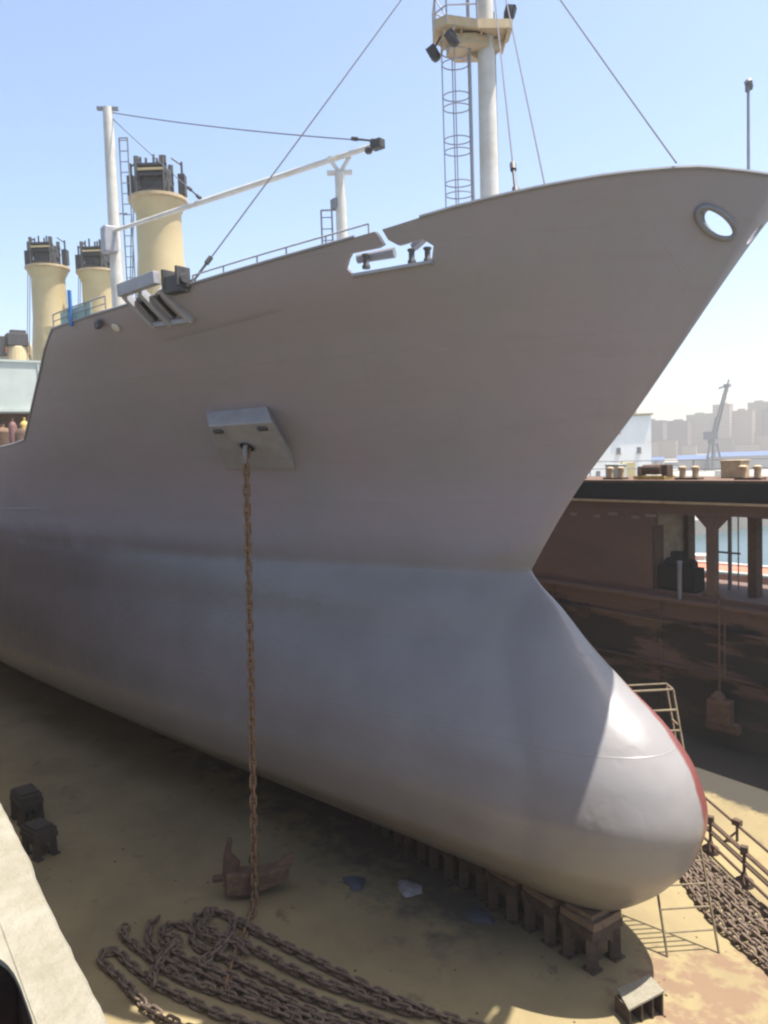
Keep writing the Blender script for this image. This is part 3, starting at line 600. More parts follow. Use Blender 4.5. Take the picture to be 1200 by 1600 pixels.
# hanging chain with rusty block on the far wall
mb = MB(); mb.tube((-21.55, Y0 - .5, 2.3), (-21.55, Y0 - .5, 6.9), .05, None, 8); mb.tube((-21.3, Y0 - .45, 3.2), (-21.3, Y0 - .45, 5.9), .04)
o = empty('hanging_fender', (-21.5, Y0 - .5, 1.5)); tag(o, 'rusty block hanging on a long rod against the far dock wall', 'fender')
ob('hanger_rod', mb, RUST, o); mb = MB(); mb.box((-21.45, Y0 - .6, 1.75), (1.1, .6, 1.1), rz=.2); mb.box((-21.3, Y0 - .62, 1.1), (1.6, .4, .5), rz=.1); mb.lathe((-21.55, Y0 - .6, 2.2), [(.3, 0), (.35, .2), (.1, .5)], 12); ob('fender_block', mb, RUST, o, bevel=.08)
# fittings on top of the far wall
k = 0
names = ['rusty bollard pair, first beyond the bow on the far dock wall', 'rusty bollard pair left of the yellow winch on the far dock wall', 'rusty bollard pair right of the yellow winch on the far dock wall', 'rusty bollard pair at the right edge on the far dock wall', 'rusty bollard pair past the right edge on the far dock wall']
for x, lb_ in zip((-31.5, -28.6, -24.1, -20.9, -15.0), names):
    e = empty('bollard', (x, Y0 + 1.0, 12.4)); tag(e, lb_, 'bollard', 'bollards on the far dock wall')
    m_ = MB(); m_.box((x, Y0 + 1, 12.45), (1.3, .5, .1)); ob('base', m_, RUSTD, e)
    for s in (-.36, .36):
        m_ = MB(); m_.lathe((x + s, Y0 + 1, 12.5), [(.16, 0), (.15, .38), (.2, .42), (.2, .52), (.1, .56)], 14); ob('post', m_, TANP, e, smooth=True)
e = empty('deck_winch', (-26.3, Y0 + 1.2, 12.4)); tag(e, 'faded yellow deck winch standing on the far dock wall', 'winch')
m_ = MB(); m_.box((-26.3, Y0 + 1.2, 12.5), (1.9, .9, .16)); ob('base', m_, YD, e)
m_ = MB(); m_.tube((-26.9, Y0 + 1.2, 12.9), (-25.8, Y0 + 1.2, 12.9), .26, None, 14); ob('drum', m_, RUSTD, e, smooth=True)
m_ = MB(); m_.box((-25.5, Y0 + 1.2, 12.85), (.35, .5, .6)); ob('gearbox', m_, RUSTD, e, bevel=.03); m_ = MB(); m_.box((-27.05, Y0 + 1.2, 12.8), (.1, .6, .55)); ob('end_plate', m_, RUSTD, e, bevel=.03)
mb = MB()
for x in np.arange(-60, 5, 2.4): mb.tube((x, Y1 - .1, 12.4), (x, Y1 - .1, 13.3), .03, None, 6)
for z in (12.85, 13.3): mb.tube((-60, Y1 - .1, z), (5, Y1 - .1, z), .025, None, 6)
o = ob('guard_rail', mb, GREYL); tag(o, 'thin pale guard rail along the outer edge of the far dock wall', 'railing')
for i, (x, y, s, m_, lb_) in enumerate(((-29.9, 36.2, .7, GREENG, 'pale green locker on the far dock wall near the bow'), (-22.9, 36.6, .8, TANP, 'tan locker on the far dock wall right of the winch'), (-19.6, 36.9, .9, RD, 'red locker at the right end of the far dock wall'))):
    mb = MB(); mb.box((x, y, 12.42 + s / 2), (s * 1.3, s, s)); mb.box((x, y, 12.45 + s), (s * 1.4, s * 1.1, .06)); mb.box((x, y - s / 2 - .01, 12.4 + s * .5), (.06, .04, s * .7)); o = ob('locker', mb, m_, bevel=.02); tag(o, lb_, 'locker')

# ---------------------------------------------------------------- near wing wall (the photographer's side)
nw = empty('wing_wall', (-40, .4, 0)); tag(nw, 'cream painted near dock wall edge with oval holes in its deck, bottom left', 'dock wall')
mb = MB(); mb.span((-172, -6, 0), (6, .43, 11.4)); ob('wall_plating', mb, WALLM, nw)
mb = MB(); xs = np.linspace(-60, 4, 900); rng2 = np.random.default_rng(3); w = np.cumsum(rng2.normal(0, .0016, 900)); w -= np.linspace(0, w[-1], 900); w = np.clip(w, -.02, .02)
vs = []
for i, x in enumerate(xs):
    o_ = .53 + w[i] + rng2.normal(0, .0012); vs += [(x, .37, 12.36), (x, .37, 12.40), (x, o_ - .012, 12.405), (x, o_, 12.39), (x, o_ - .003, 12.30), (x, o_ - .05, 12.29)]
fs = []
for i in range(899):
    for k_ in range(6): fs.append((i * 6 + k_, i * 6 + (k_ + 1) % 6, (i + 1) * 6 + (k_ + 1) % 6, (i + 1) * 6 + k_))
mb.add(vs, fs); ob('coaming_flange', mb, CREAM, nw, smooth=True)
mb = MB(); mb.span((-60, .40, 11.4), (4, .43, 12.355)); ob('coaming_web', mb, RUSTD, nw)
mb = MB()                                           # deck plate with oval lightening holes, a step below the flange
def plate(xa, xb, ya, yb, z, cx, cy, a, b):
    n = 40; inn = []; out = []
    for i in range(n):
        t = 2 * PI * (i + .5) / n; c_, s_ = math.cos(t), math.sin(t); e_ = .62; inn.append((cx + a * math.copysign(abs(c_) ** e_, c_), cy + b * math.copysign(abs(s_) ** e_, s_), z))
        px_, py_ = inn[-1][0] - cx, inn[-1][1] - cy
        k_ = min(((xb - cx) if px_ > 0 else (xa - cx)) / px_, ((yb - cy) if py_ > 0 else (ya - cy)) / py_); out.append((cx + k_ * px_, cy + k_ * py_, z))
    v = inn + out + [(p[0], p[1], z - .02) for p in inn]
    mb.add(v, [(i, (i + 1) % n, n + (i + 1) % n, n + i) for i in range(n)] + [(i, (i + 1) % n, 2 * n + (i + 1) % n, 2 * n + i) for i in range(n)])
for k_ in range(40):
    xa = -1.98 - (k_ - 3) * 1.15; plate(xa - 1.15, xa, -.42, .371, 12.396, xa - .575, .085, .41, .28)
mb.add([(-60, -6, 12.396), (4, -6, 12.396), (4, -.42, 12.396), (-60, -.42, 12.396)], [(0, 1, 2, 3)])
ob('deck_plate', mb, CREAM, nw)
mb = MB(); mb.span((-60, -.44, 11.402), (4, -.40, 12.25))
for k_ in range(50): mb.span((-1.83 - (k_ - 3) * 1.15, -.38, 11.402), (-1.81 - (k_ - 3) * 1.15, .39, 12.25))
mb.tube((-60, .05, 11.8), (4, .05, 11.8), .05)
ob('deck_beam', mb, RUSTD, nw)

# ---------------------------------------------------------------- chains
def link_mesh():
    mb = MB(); L_, W_, r = .25, .10, .042; pts = []
    for i in range(8): t = -PI / 2 + PI * i / 7; pts.append((L_ - W_ - .01 + W_ * math.cos(t), W_ * math.sin(t), 0))
    for i in range(8): t = PI / 2 + PI * i / 7; pts.append((-(L_ - W_ - .01) + W_ * math.cos(t), W_ * math.sin(t), 0))
    mb.path(pts, r, 6, True); mb.tube((0, -W_, 0), (0, W_, 0), r * .8, None, 6); return mb
LK = link_mesh(); LV = np.array(LK.v); PITCH = .335
def chain(name, pts, m, label, scale=1.0, floor=True, cat='chain'):
    P = [Vector(p) for p in pts]
    # resample
    d = [0]
    for i in range(1, len(P)): d.append(d[-1] + (P[i] - P[i - 1]).length)
    def at(s):
        for i in range(1, len(P)):
            if d[i] >= s: return P[i - 1].lerp(P[i], (s - d[i - 1]) / max(d[i] - d[i - 1], 1e-6))
        return P[-1]
    pt = PITCH * scale; n = int(d[-1] / pt); mb = MB()
    for i in range(n):
        a = at(i * pt); b = at((i + 1) * pt); dd = (b - a).normalized(); u = Vector((0, 0, 1)) if abs(dd.z) < .9 else Vector((1, 0, 0))
        sd = dd.cross(u).normalized(); uu = sd.cross(dd); an = (PI / 2 if i % 2 else 0) + (PI * .22 + random.uniform(-.25, .25) if floor else random.uniform(-.12, .12))
        s2 = sd * math.cos(an) + uu * math.sin(an); u2 = -sd * math.sin(an) + uu * math.cos(an); c = (a + b) / 2
        R = np.array([list(dd), list(s2), list(u2)]); vv = LV * scale @ R + np.array(c)
        if floor: vv[:, 2] += max(0, .008 - vv[:, 2].min())
        mb.add(vv, LK.f)
    o = ob(name, mb, m, smooth='all'); tag(o, label, cat); return o
hc = fc + fn * .05
def smooth_pts(pts, k=2):
    P = [Vector(p) for p in pts]
    for _ in range(k):
        Q = [P[0]]
        for i in range(len(P) - 1): Q += [P[i].lerp(P[i + 1], .25), P[i].lerp(P[i + 1], .75)]
        P = Q + [P[-1]]
    return P
hang_bot = Vector((-22.75, 10.0, .1))
chain('anchor_chain', [hc, hc + fn * .15 + Vector((0, 0, -.25)), hc.lerp(hang_bot, .5) + Vector((0, .0, -.1)), hang_bot, hang_bot + Vector((.5, -.35, -.03)), (-20.2, 8.1, .10), (-19.0, 7.3, .1)], CHAIN, 'rusty anchor chain hanging straight down from the hawse box to the dock floor', .92, floor=False)
mb = MB(); mb.path([hc + Vector(q) for q in ((.0, 0, .1), (.12, -.12, .0), (.14, -.16, -.3), (.05, -.1, -.5))], .07, 8)
o = ob('shackle', mb, GREY, smooth=True); tag(o, 'grey steel shackle on the chain end at the hawse box hole', 'shackle')
# left heap: one chain laid back and forth, loops at its left end
Z_ = .1
runs = [[(-14.2, 12.0), (-16.2, 10.9), (-19.4, 9.9), (-21.6, 9.2), (-22.7, 9.0), (-23.3, 8.5), (-23.0, 8.0), (-22.1, 8.2), (-20.6, 8.9), (-18.6, 9.4), (-15.2, 11.2)],
        [(-15.3, 10.5), (-17.6, 9.2), (-20.3, 8.2), (-21.9, 7.5), (-22.4, 7.9), (-23.1, 7.6), (-23.2, 7.1), (-22.4, 6.9), (-21.4, 7.1), (-19.6, 8.0), (-17.0, 9.0), (-15.0, 10.2)],
        [(-15.6, 9.6), (-18.2, 8.2), (-19.9, 7.5), (-21.2, 6.8), (-22.6, 6.5), (-23.6, 6.9), (-23.8, 7.3)],
        [(-23.9, 6.3), (-23.6, 6.0), (-22.5, 6.3), (-21.3, 6.45), (-20.0, 7.0), (-17.8, 8.2), (-15.8, 9.2)],
        [(-16.2, 8.5), (-18.0, 7.3), (-20.2, 6.3), (-21.8, 5.85), (-22.9, 5.75), (-23.1, 5.4), (-22.7, 5.15), (-21.6, 5.45), (-20.0, 5.6), (-18.6, 6.1), (-16.4, 7.4)]]
lab = ['rusty chain run at the back of the heap on the dock floor, nearest the ship', 'rusty chain looped in the middle of the heap below the anchor', 'rusty chain with a stray hooked end in the left heap', 'rusty chain run with its loose end at the left of the heap', 'rusty chain forming the outermost left loop beside the near dock wall']
for r_, l_ in zip(runs, lab):
    pts = smooth_pts([(x, y, Z_ + random.uniform(0, .08)) for x, y in r_]); chain('anchor_chain', pts, CHAINF, l_, 1.0)['group'] = 'chains heaped on the left floor'
extra = [[(-22.9, 8.6), (-22.2, 7.9), (-21.6, 8.0), (-21.0, 8.6), (-20.3, 8.6)], [(-22.6, 7.0), (-22.0, 7.4), (-21.8, 6.9), (-21.2, 6.2), (-20.4, 6.0)], [(-22.2, 9.0), (-21.4, 8.7), (-20.9, 8.0), (-20.6, 7.3)]]
for r_, l_ in zip(extra, ('short rusty chain crossing the top loops of the left heap', 'short rusty chain curled between the left loops of the heap', 'short rusty chain crossing the middle runs under the hanging chain')):
    chain('anchor_chain', smooth_pts([(x, y, .26) for x, y in r_]), CHAINF, l_, 1.0)['group'] = 'chains heaped on the left floor'
# right heap, in the sun
rl_ = ['sunlit rusty chain run nearest the ladder at right', 'second sunlit rusty chain run from the ladder at right', 'third sunlit rusty chain run from the ladder at right', 'fourth sunlit rusty chain run from the ladder at right', 'fifth sunlit rusty chain run from the ladder, next to the pipe rail', 'sunlit rusty chain run in the shade of the pipe rail']
for i in range(6):
    o_ = i * .36; pts = [(-17.2 + .1 * random.random(), 22.9 + o_ * .5), (-15.5, 21.75 + o_ * .8), (-14.2, 20.8 + o_), (-12.8, 20.1 + o_), (-11.2, 19.5 + o_), (-8.5, 18.2 + o_)]
    chain('anchor_chain', smooth_pts([(x + random.uniform(-.1, .1), y + random.uniform(-.06, .06), .1) for x, y in pts]), CHAINF, rl_[i], 1.0)['group'] = 'chains lying in the sun at the right'

# ---------------------------------------------------------------- anchor, blocks, ladders
ac = Vector((-23.3, 10.3, 0)); an = empty('anchor', ac); tag(an, 'rusty stockless anchor standing on the dock floor beside the hanging chain', 'anchor')
u = Vector((.35, .94, 0)).normalized(); vv_ = Vector((-.94, .35, 0))
def A_(a, b, z): return ac + u * a + vv_ * b + Vector((0, 0, z))
mb = MB(); mb.prism([A_(-1.0, -.3, .25), A_(-.2, -.34, .15), A_(1.05, -.3, .45), A_(1.1, -.3, .95), A_(.2, -.34, .85), A_(-.95, -.3, .95)], vv_ * .62); ob('crown', mb, RUST, an, bevel=.07)
mb = MB(); mb.prism([A_(-1.05, -.12, .8), A_(-.55, -.12, .9), A_(-.45, -.1, 1.2), A_(-.72, -.05, 1.5), A_(-.66, 0, 1.95), A_(-.82, 0, 1.98), A_(-.98, -.05, 1.4)], vv_ * .16); ob('fluke', mb, RUSTD, an, bevel=.03)
mb = MB(); mb.prism([A_(.5, -.12, .75), A_(1.15, -.12, .8), A_(1.3, -.1, 1.0), A_(1.25, -.05, 1.2), A_(.95, 0, 1.12)], vv_ * .16); ob('fluke', mb, RUST, an, bevel=.03)
mb = MB(); mb.beam(A_(0, 0, .55), A_(.1, 1.9, .18), .26, .22); mb.tube(A_(-1.35, 0, .75), A_(-1.0, 0, .75), .12, None, 10); ob('shank', mb, RUSTD, an, bevel=.04)
mb = MB(); mb.path([A_(.1, 2.05, .2) + Vector((.2 * math.cos(t), .12 * math.sin(t), .14 * math.sin(t))) for t in np.linspace(0, 2 * PI, 13)[:-1]], .05, 6, True); ob('shackle', mb, RUSTD, an)

def copy_tree(o, parent=None):
    c = o.copy(); COL.objects.link(c); c.parent = parent
    for ch in list(o.children): copy_tree(ch, c)
    return c
# keel blocks
def make_block():
    e = empty('keel_block', (0, 0, 0))
    for x in (-.47, .47):
        for y in (-.52, .52):
            mb = MB(); mb.beam((x, y, .06), (x * .97, y * .97, .92), .36, .34); mb.box((x, y, .03), (.46, .44, .06)); ob('leg', mb, STEELB, e)
    mb = MB(); mb.box((0, 0, 1.03), (1.30, 1.42, .24))
    for sy in (-1, 1): mb.prism([(-.30, sy * .60, .91), (.30, sy * .60, .91), (.30, sy * .60, .45), (.16, sy * .60, .66), (-.16, sy * .60, .66), (-.30, sy * .60, .45)], (0, .05, 0))
    for sx in (-1, 1): mb.prism([(sx * .56, -.34, .91), (sx * .56, .34, .91), (sx * .56, .34, .42), (sx * .56, .18, .64), (sx * .56, -.18, .64), (sx * .56, -.34, .42)], (-.05, 0, 0))
    for x in (-.45, -.15, .15, .45): mb.box((x, -.72, 1.03), (.06, .03, .22))
    mb.span((-.30, -.10, .0), (.30, .10, .91)); ob('saddle', mb, STEELB, e, bevel=.015)
    for k_, y in enumerate((-.44, .0, .44)):
        mb = MB(); mb.box((0, y, 1.26), (1.30, .42, .22)); mb.jit(.012); ob('timber_cap', mb, WOOD, e)
    mb = MB(); mb.box((0, 0, 1.43), (1.0, 1.1, .13)); mb.jit(.012); ob('timber_cap', mb, WOOD, e)
    return e
kb = make_block(); first = True
for i in range(34):
    o = kb if i == 0 else copy_tree(kb)
    o.scale = (.92, .88, 1) ; o.location = (-14.65 - i * 1.5, CY - .45 + random.uniform(-.06, .06), 0); o.rotation_euler.z = random.uniform(-.04, .04)
    words = ['front', 'second', 'third', 'fourth', 'fifth', 'sixth', 'seventh', 'eighth', 'ninth', 'tenth']
    tag(o, ('front keel block with sunlit timber cap under the tip of the bow' if i == 0 else '%s keel block back from the bow under the ship' % words[i] if i < 10 else 'keel block deep in the dark under the ship farther aft'), 'keel block', 'keel blocks under the ship')
SIDEB = mat('oily_timber', (.035, .028, .022), .9, 0, (.055, .042, .03), 4, .5, .3)
# side blocks near the left
for (x, y, s, rz, l_) in ((-30.8, 5.2, 1.0, .3, 'dark side block on the floor beside the near dock wall, the nearer one'), (-34.2, 5.4, 1.1, .1, 'dark side block on the floor beside the near dock wall, the farther one')):
    o = copy_tree(kb); o.location = (x, y, 0); o.rotation_euler.z = rz
    for ch in o.children: ch.data = ch.data.copy(); ch.data.materials[0] = SIDEB; o.scale = (s * .9, s * .6, s * .75); tag(o, l_, 'side block', 'side blocks by the near wall')
# loose low block in the sunlight
lc = Vector((-12.35, 15.55, 0)); e = empty('dock_block', (0, 0, 0)); tag(e, 'low steel block with slanted pale top and open ribs on the dock floor, bottom right', 'dock block')
lu = Vector((.25, .97, 0)).normalized(); lv = Vector((-.97, .25, 0))
def B_(a, b, z): return lc + lu * a + lv * b + Vector((0, 0, z))
mb = MB(); mb.prism([B_(-.55, -.3, .42), B_(.5, -.3, .62), B_(.55, .35, .62), B_(-.35, .45, .42)], (0, 0, .05)); ob('top_plate', mb, CREAM, e)
mb = MB()
for a in (-.5, -.15, .17, .46): mb.prism([B_(a, -.26, 0), B_(a, .32, 0), B_(a, .32, .51 + a * .19), B_(a, -.26, .51 + a * .19)], lu * .04)
mb.prism([B_(-.5, .30, 0), B_(.48, .30, 0), B_(.48, .30, .58), B_(-.5, .30, .40)], lv * .03); ob('rib', mb, STEELB, e)

# leaning scaffold ladder behind the bulb
OLD = mat('ladder_paint', (.19, .155, .095), .8, 0, (.12, .09, .055), 3)
b0 = Vector((-13.35, 18.0, 0)); b1 = Vector((-12.6, 19.25, 0)); t1 = Vector((-14.75, 20.3, 6.75)); t0 = t1 + (b0 - b1) * .98
lad = empty('ladder', b0); tag(lad, 'wide steel ladder frame leaning up behind the bulbous bow from the dock floor', 'ladder')
for p, q in ((b0, t0), (b1, t1)): mb = MB(); mb.tube(p, q, .035, None, 8); ob('stile', mb, OLD, lad, smooth=True)
for i in range(1, 13):
    f_ = i / 12.0; mb = MB(); mb.tube(b0.lerp(t0, f_), b1.lerp(t1, f_), .026 if i < 9 else .036, None, 8); ob('rung', mb, OLD, lad, smooth=True)
mb = MB(); off = Vector((-.5, .35, 0)); mb.tube(t1, t1 + off, .03); mb.tube(t0, t0 + off, .03); mb.tube(t0 + off, t1 + off, .03); mb.tube(t1 + off, b1.lerp(t1, .7) + off, .03); mb.tube(b1.lerp(t1, .85), b1.lerp(t1, .85) + off, .03); ob('hoop', mb, OLD, lad, smooth=True)

# low pipe rail on stanchions across the sunlit floor
pr = empty('pipe_rail', (-14, 24, 0)); tag(pr, 'low rusty pipe rail on dark weighted stanchions across the sunlit dock floor', 'railing')
q0 = Vector((-20.5, 26.5, 0)); q1 = Vector((-8.5, 19.9, 0)); dd = (q1 - q0).normalized(); nn = Vector((-dd.y, dd.x, 0))
for h, off in ((.35, 0), (.75, .0), (1.1, .0), (.30, .9), (.62, 1.3)):
    mb = MB(); mb.path(sag(q0 + Vector((0, 0, h)) + nn * off, q1 + Vector((0, 0, h)) + nn * off, .04), .05, 8); ob('pipe', mb, RUSTD, pr, smooth=True)
for s in np.arange(.8, 13.5, 2.15):
    p = q0 + dd * s; mb = MB(); mb.tube(p, p + Vector((0, 0, 1.2)), .055, None, 8); mb.lathe(p, [(.30, 0), (.28, .16), (.12, .28), (.07, .42)], 16); mb.box(p + Vector((0, 0, 1.15)), (.22, .2, .26), rz=.4); ob('stanchion', mb, RUSTD, pr, smooth=True)
for s in np.arange(1.6, 13.5, 2.9):
    p = q0 + dd * s + nn * 1.3; mb = MB(); mb.tube(p, p + Vector((0, 0, .7)), .05); mb.tube(p - nn * .5, p + Vector((0, 0, .35)), .04); mb.box(p + Vector((0, 0, .68)), (.3, .2, .2)); ob('stanchion', mb, RUSTD, pr)

# little things on the floor
WB = mat('white_plastic', (.32, .31, .32), .6, 0, (.2, .19, .19), 5); BT = mat('blue_tarpaulin', (.055, .07, .10), .8, 0, (.06, .06, .07), 4)
def lump(name, c, r, m, lab, cat, fl=.4):
    mb = MB(); n1, n2 = 7, 12; vs = []
    for i in range(n1):
        ph = PI / 2 * i / (n1 - 1)
        for j_ in range(n2):
            t = 2 * PI * j_ / n2; k_ = 1 + .22 * math.sin(3 * t + c[0]) + .1 * math.sin(5 * t + 2 * ph) + random.uniform(-.06, .06)
            vs.append((c[0] + r * k_ * math.cos(ph) * math.cos(t), c[1] + .7 * r * k_ * math.cos(ph) * math.sin(t), .005 + r * fl * math.sin(ph) * (1 + random.uniform(-.15, .15))))
    mb.add(vs, [(i * n2 + j_, i * n2 + (j_ + 1) % n2, (i + 1) * n2 + (j_ + 1) % n2, (i + 1) * n2 + j_) for i in range(n1 - 1) for j_ in range(n2)]); o = ob(name, mb, m, smooth='all'); tag(o, lab, cat)
lump('plastic_sack', (-20.5, 14.4, 0), .5, WB, 'pale plastic sack lying on the floor beside the keel blocks', 'sack')
lump('tarpaulin', (-21.9, 13.2, 0), .45, BT, 'crumpled dark blue tarpaulin on the shaded floor left of the sack', 'tarpaulin')
lump('tarpaulin', (-18.0, 15.2, 0), .5, BT, 'crumpled blue tarpaulin close against the keel blocks', 'tarpaulin', .25)
mb = MB(); r3 = np.random.default_rng(9)
for i in range(260):
    x = -30 + 22 * r3.random(); y = 2 + 28 * r3.random(); s = .012 + .03 * r3.random() ** 3
    mb.box((x, y, s * .4), (s * 2, s * 1.4, s), rz=r3.random() * 3)
mb.jit(.008); o = ob('debris', mb, RUST); tag(o, 'scattered rust flakes and grit on the dock floor', 'debris', kind='stuff')

# ---------------------------------------------------------------- harbour behind
QM = mat('quay_concrete', (.26, .245, .22), .9, 0, (.20, .19, .17), .05)
mb = MB(); mb.span((-330, 96, -3), (-83, 420, 1.4)); struct('quay', mb, QM)
mb = MB(); mb.span((-1200, 560, -3), (200, 2200, 2.0)); struct('shore', mb, QM)
HILL = mat('hill_earth', (.16, .15, .12), .95, 0, (.22, .19, .14), .01)
mb = MB(); nx, ny = 60, 14; vs = []
for j_ in range(ny):
    for i in range(nx):
        x = -1500 + 2200 * i / (nx - 1); y = 840 + 900 * j_ / (ny - 1) - (x + 500) * .0
        h = 34 * min(1, j_ / 5) * (.7 + .3 * math.sin(x * .008) + .12 * math.sin(x * .031)) + (6 if j_ else -6); vs.append((x, y + .25 * (x + 500), h))
mb.add(vs, grid_faces(ny, nx)); struct('hill', mb, HILL, smooth=True)
# white harbour block beyond the dock wall
wb = empty('harbour_building', (-96, 126, 1.4)); tag(wb, 'big plain white harbour block rising right behind the bow', 'building')
WT = mat('stained_white_render', (.90, .88, .83), .8, 0, (.80, .77, .70), .25, .4, c3=(.42, .34, .25), s3=.5, t3=.64)
wc = Vector((-96.2, 126.6, 0)); wl = Vector((-.48, -.88, 0)).normalized(); wd = Vector((-.88, .48, 0)); wr = math.atan2(wl.y, wl.x)
def WB_(a, b, z): return wc + wl * a + wd * b + Vector((0, 0, z))
def wbox(m_, a0, a1, b0, b1, z0, z1): m_.box(WB_((a0 + a1) / 2, (b0 + b1) / 2, (z0 + z1) / 2), (abs(a1 - a0), abs(b1 - b0), z1 - z0), rz=wr)
mb = MB(); wbox(mb, 0, 17, 0, 12, 1.4, 20.2); wbox(mb, 17.01, 25, 1, 11, 1.4, 15.5); ob('wall', mb, WT, wb)
mb = MB(); wbox(mb, -.3, 17.3, -.3, 12.3, 20.22, 20.55); wbox(mb, 17.32, 25.3, .7, 11.3, 15.52, 15.8); ob('roof_slab', mb, TANP, wb)
mb = MB(); wbox(mb, 1.5, 7, 3, 9, 20.56, 22.2); ob('roof_room', mb, TANP, wb)
for a0 in (2.0, 6.0, 10.0, 14.0):
    for z0 in (5.0, 9.0, 13.2, 17.0):
        if (a0, z0) in ((6.0, 9.0), (2.0, 17.0), (10.0, 13.2), (2.0, 5.0)): continue
        mb = MB(); wbox(mb, a0, a0 + .8, -.06, .2, z0, z0 + 1.1); f_ = ob('window', mb, GREY, wb)
        mb = MB(); wbox(mb, a0 - .15, a0 + .95, -.18, -.065, z0 - .15, z0 - .02); ob('sill', mb, TANP, f_)
mb = MB(); wbox(mb, 3.2, 6.4, -.12, .2, 1.5, 11.5); ob('yellow_panel', mb, mat('pale_yellow', (.55, .45, .22), .7), wb)


# city on the hill
def bmat(c, g):
    m = bpy.data.materials.new('facade'); m.use_nodes = True; n = m.node_tree; N = n.nodes; L = n.links; b = N['Principled BSDF']; b.inputs['Roughness'].default_value = .9
    tc = N.new('ShaderNodeTexCoord'); sp = N.new('ShaderNodeSeparateXYZ'); L.new(tc.outputs['Object'], sp.inputs[0])
    ad = N.new('ShaderNodeMath'); ad.operation = 'ADD'; L.new(sp.outputs[0], ad.inputs[0]); L.new(sp.outputs[1], ad.inputs[1])
    cb = N.new('ShaderNodeCombineXYZ'); L.new(ad.outputs[0], cb.inputs[0]); L.new(sp.outputs[2], cb.inputs[1])
    br = N.new('ShaderNodeTexBrick'); br.offset = 0; br.inputs['Scale'].default_value = 1; br.inputs['Brick Width'].default_value = 3.4; br.inputs['Row Height'].default_value = 3.1; br.inputs['Mortar Size'].default_value = .85; br.inputs['Mortar Smooth'].default_value = .1
    br.inputs['Color1'].default_value = (c[0] * .28, c[1] * .28, c[2] * .3, 1); br.inputs['Color2'].default_value = (c[0] * .5, c[1] * .5, c[2] * .5, 1); br.inputs['Mortar'].default_value = (*c, 1)
    L.new(cb.outputs[0], br.inputs['Vector']); L.new(br.outputs['Color'], b.inputs['Base Color']); return m
BM = [bmat(c, 0) for c in ((.16, .12, .09), (.12, .095, .08), (.20, .155, .11), (.09, .075, .065), (.24, .20, .155))]
bn = ['tan', 'grey brown', 'sandy', 'dark grey', 'pale']
ordn = ['first', 'second', 'third', 'fourth', 'fifth', 'sixth', 'seventh', 'eighth', 'ninth', 'tenth', 'eleventh', 'twelfth', 'thirteenth', 'fourteenth', 'fifteenth', 'sixteenth', 'seventeenth', 'eighteenth', 'nineteenth', 'twentieth', 'twenty-first', 'twenty-second']
r4 = np.random.default_rng(12)
prof = [38, 46, 40, 36, 44, 47, 45, 50, 52, 49, 58, 60, 51, 55, 54, 53, 50, 56, 52, 48, 54, 50]
for i in range(22):
    f_ = i / 11.0 - .35; x = -590 + 95 * f_ + r4.uniform(-3, 3); y = 770 + 125 * f_ + r4.uniform(-25, 45); z0 = 3 + r4.uniform(0, 5); ht = prof[i] + r4.uniform(-3, 3); w_ = r4.uniform(17, 30); m_ = int(r4.integers(0, 5))
    mb = MB(); mb.box((x, y, z0 + (ht - z0) / 2), (w_, 14, ht - z0), rz=.3); b_ = ob('apartment_building', mb, BM[m_])
    mb = MB(); mb.box((x + r4.uniform(-3, 3), y, ht + 1.4), (w_ * .35, 5, 2.8), rz=.3); mb.box((x, y, ht + .35), (w_ + .6, 14.6, .7), rz=.3); ob('roof_house', mb, BM[m_], b_)
    tag(b_, '%s apartment block, %s from the left in the hazy row behind the harbour' % (bn[m_], ordn[i]), 'building', 'apartment blocks behind the harbour')
for i in range(9):
    f_ = i / 9 * 1.6 - .4; x = -560 + 95 * f_; y = 735 + 125 * f_ + r4.uniform(-12, 12); ht = r4.uniform(13, 27); m_ = int(r4.integers(0, 5)); w_ = r4.uniform(14, 26)
    mb = MB(); mb.box((x, y, ht / 2 + 1), (w_, 12, ht), rz=.5); b_ = ob('low_building', mb, BM[m_]); mb = MB(); mb.box((x, y, ht + 1.3), (w_ + 1, 13, .6), rz=.5); ob('roof', mb, BM[3], b_)
    tag(b_, 'lower %s building by the waterfront, %s from the left' % (bn[m_], ordn[i]), 'building', 'low buildings on the waterfront')
BLR = mat('blue_roof', (.06, .10, .20), .8); PAL = mat('pale_shed', (.36, .35, .33), .8)
for (x, y, w_, d_, h_, lb_) in ((-236, 395, 44, 16, 7.0, 'pale shed with blue roof on the quay at the right'), (-262, 384, 20, 14, 6.0, 'pale shed with blue roof on the quay near the crane'), (-287, 370, 22, 12, 5.5, 'pale shed with blue roof on the quay right of the white block')):
    e = empty('warehouse', (x, y, 1.4)); tag(e, lb_, 'warehouse')
    mb = MB(); mb.box((x, y, 1.4 + h_ / 2), (w_, d_, h_), rz=.6); ob('wall', mb, PAL, e)
    R_ = Matrix.Rotation(.6, 3, 'Z'); c_ = Vector((x, y, 1.4 + h_)); mb = MB(); mb.prism([c_ + R_ @ Vector((-w_ / 2 - .5, -d_ / 2 - .5, 0)), c_ + R_ @ Vector((-w_ / 2 - .5, d_ / 2 + .5, 0)), c_ + R_ @ Vector((-w_ / 2 - .5, 0, 2.2))], R_ @ Vector((w_ + 1, 0, 0))); ob('roof', mb, BLR, e)
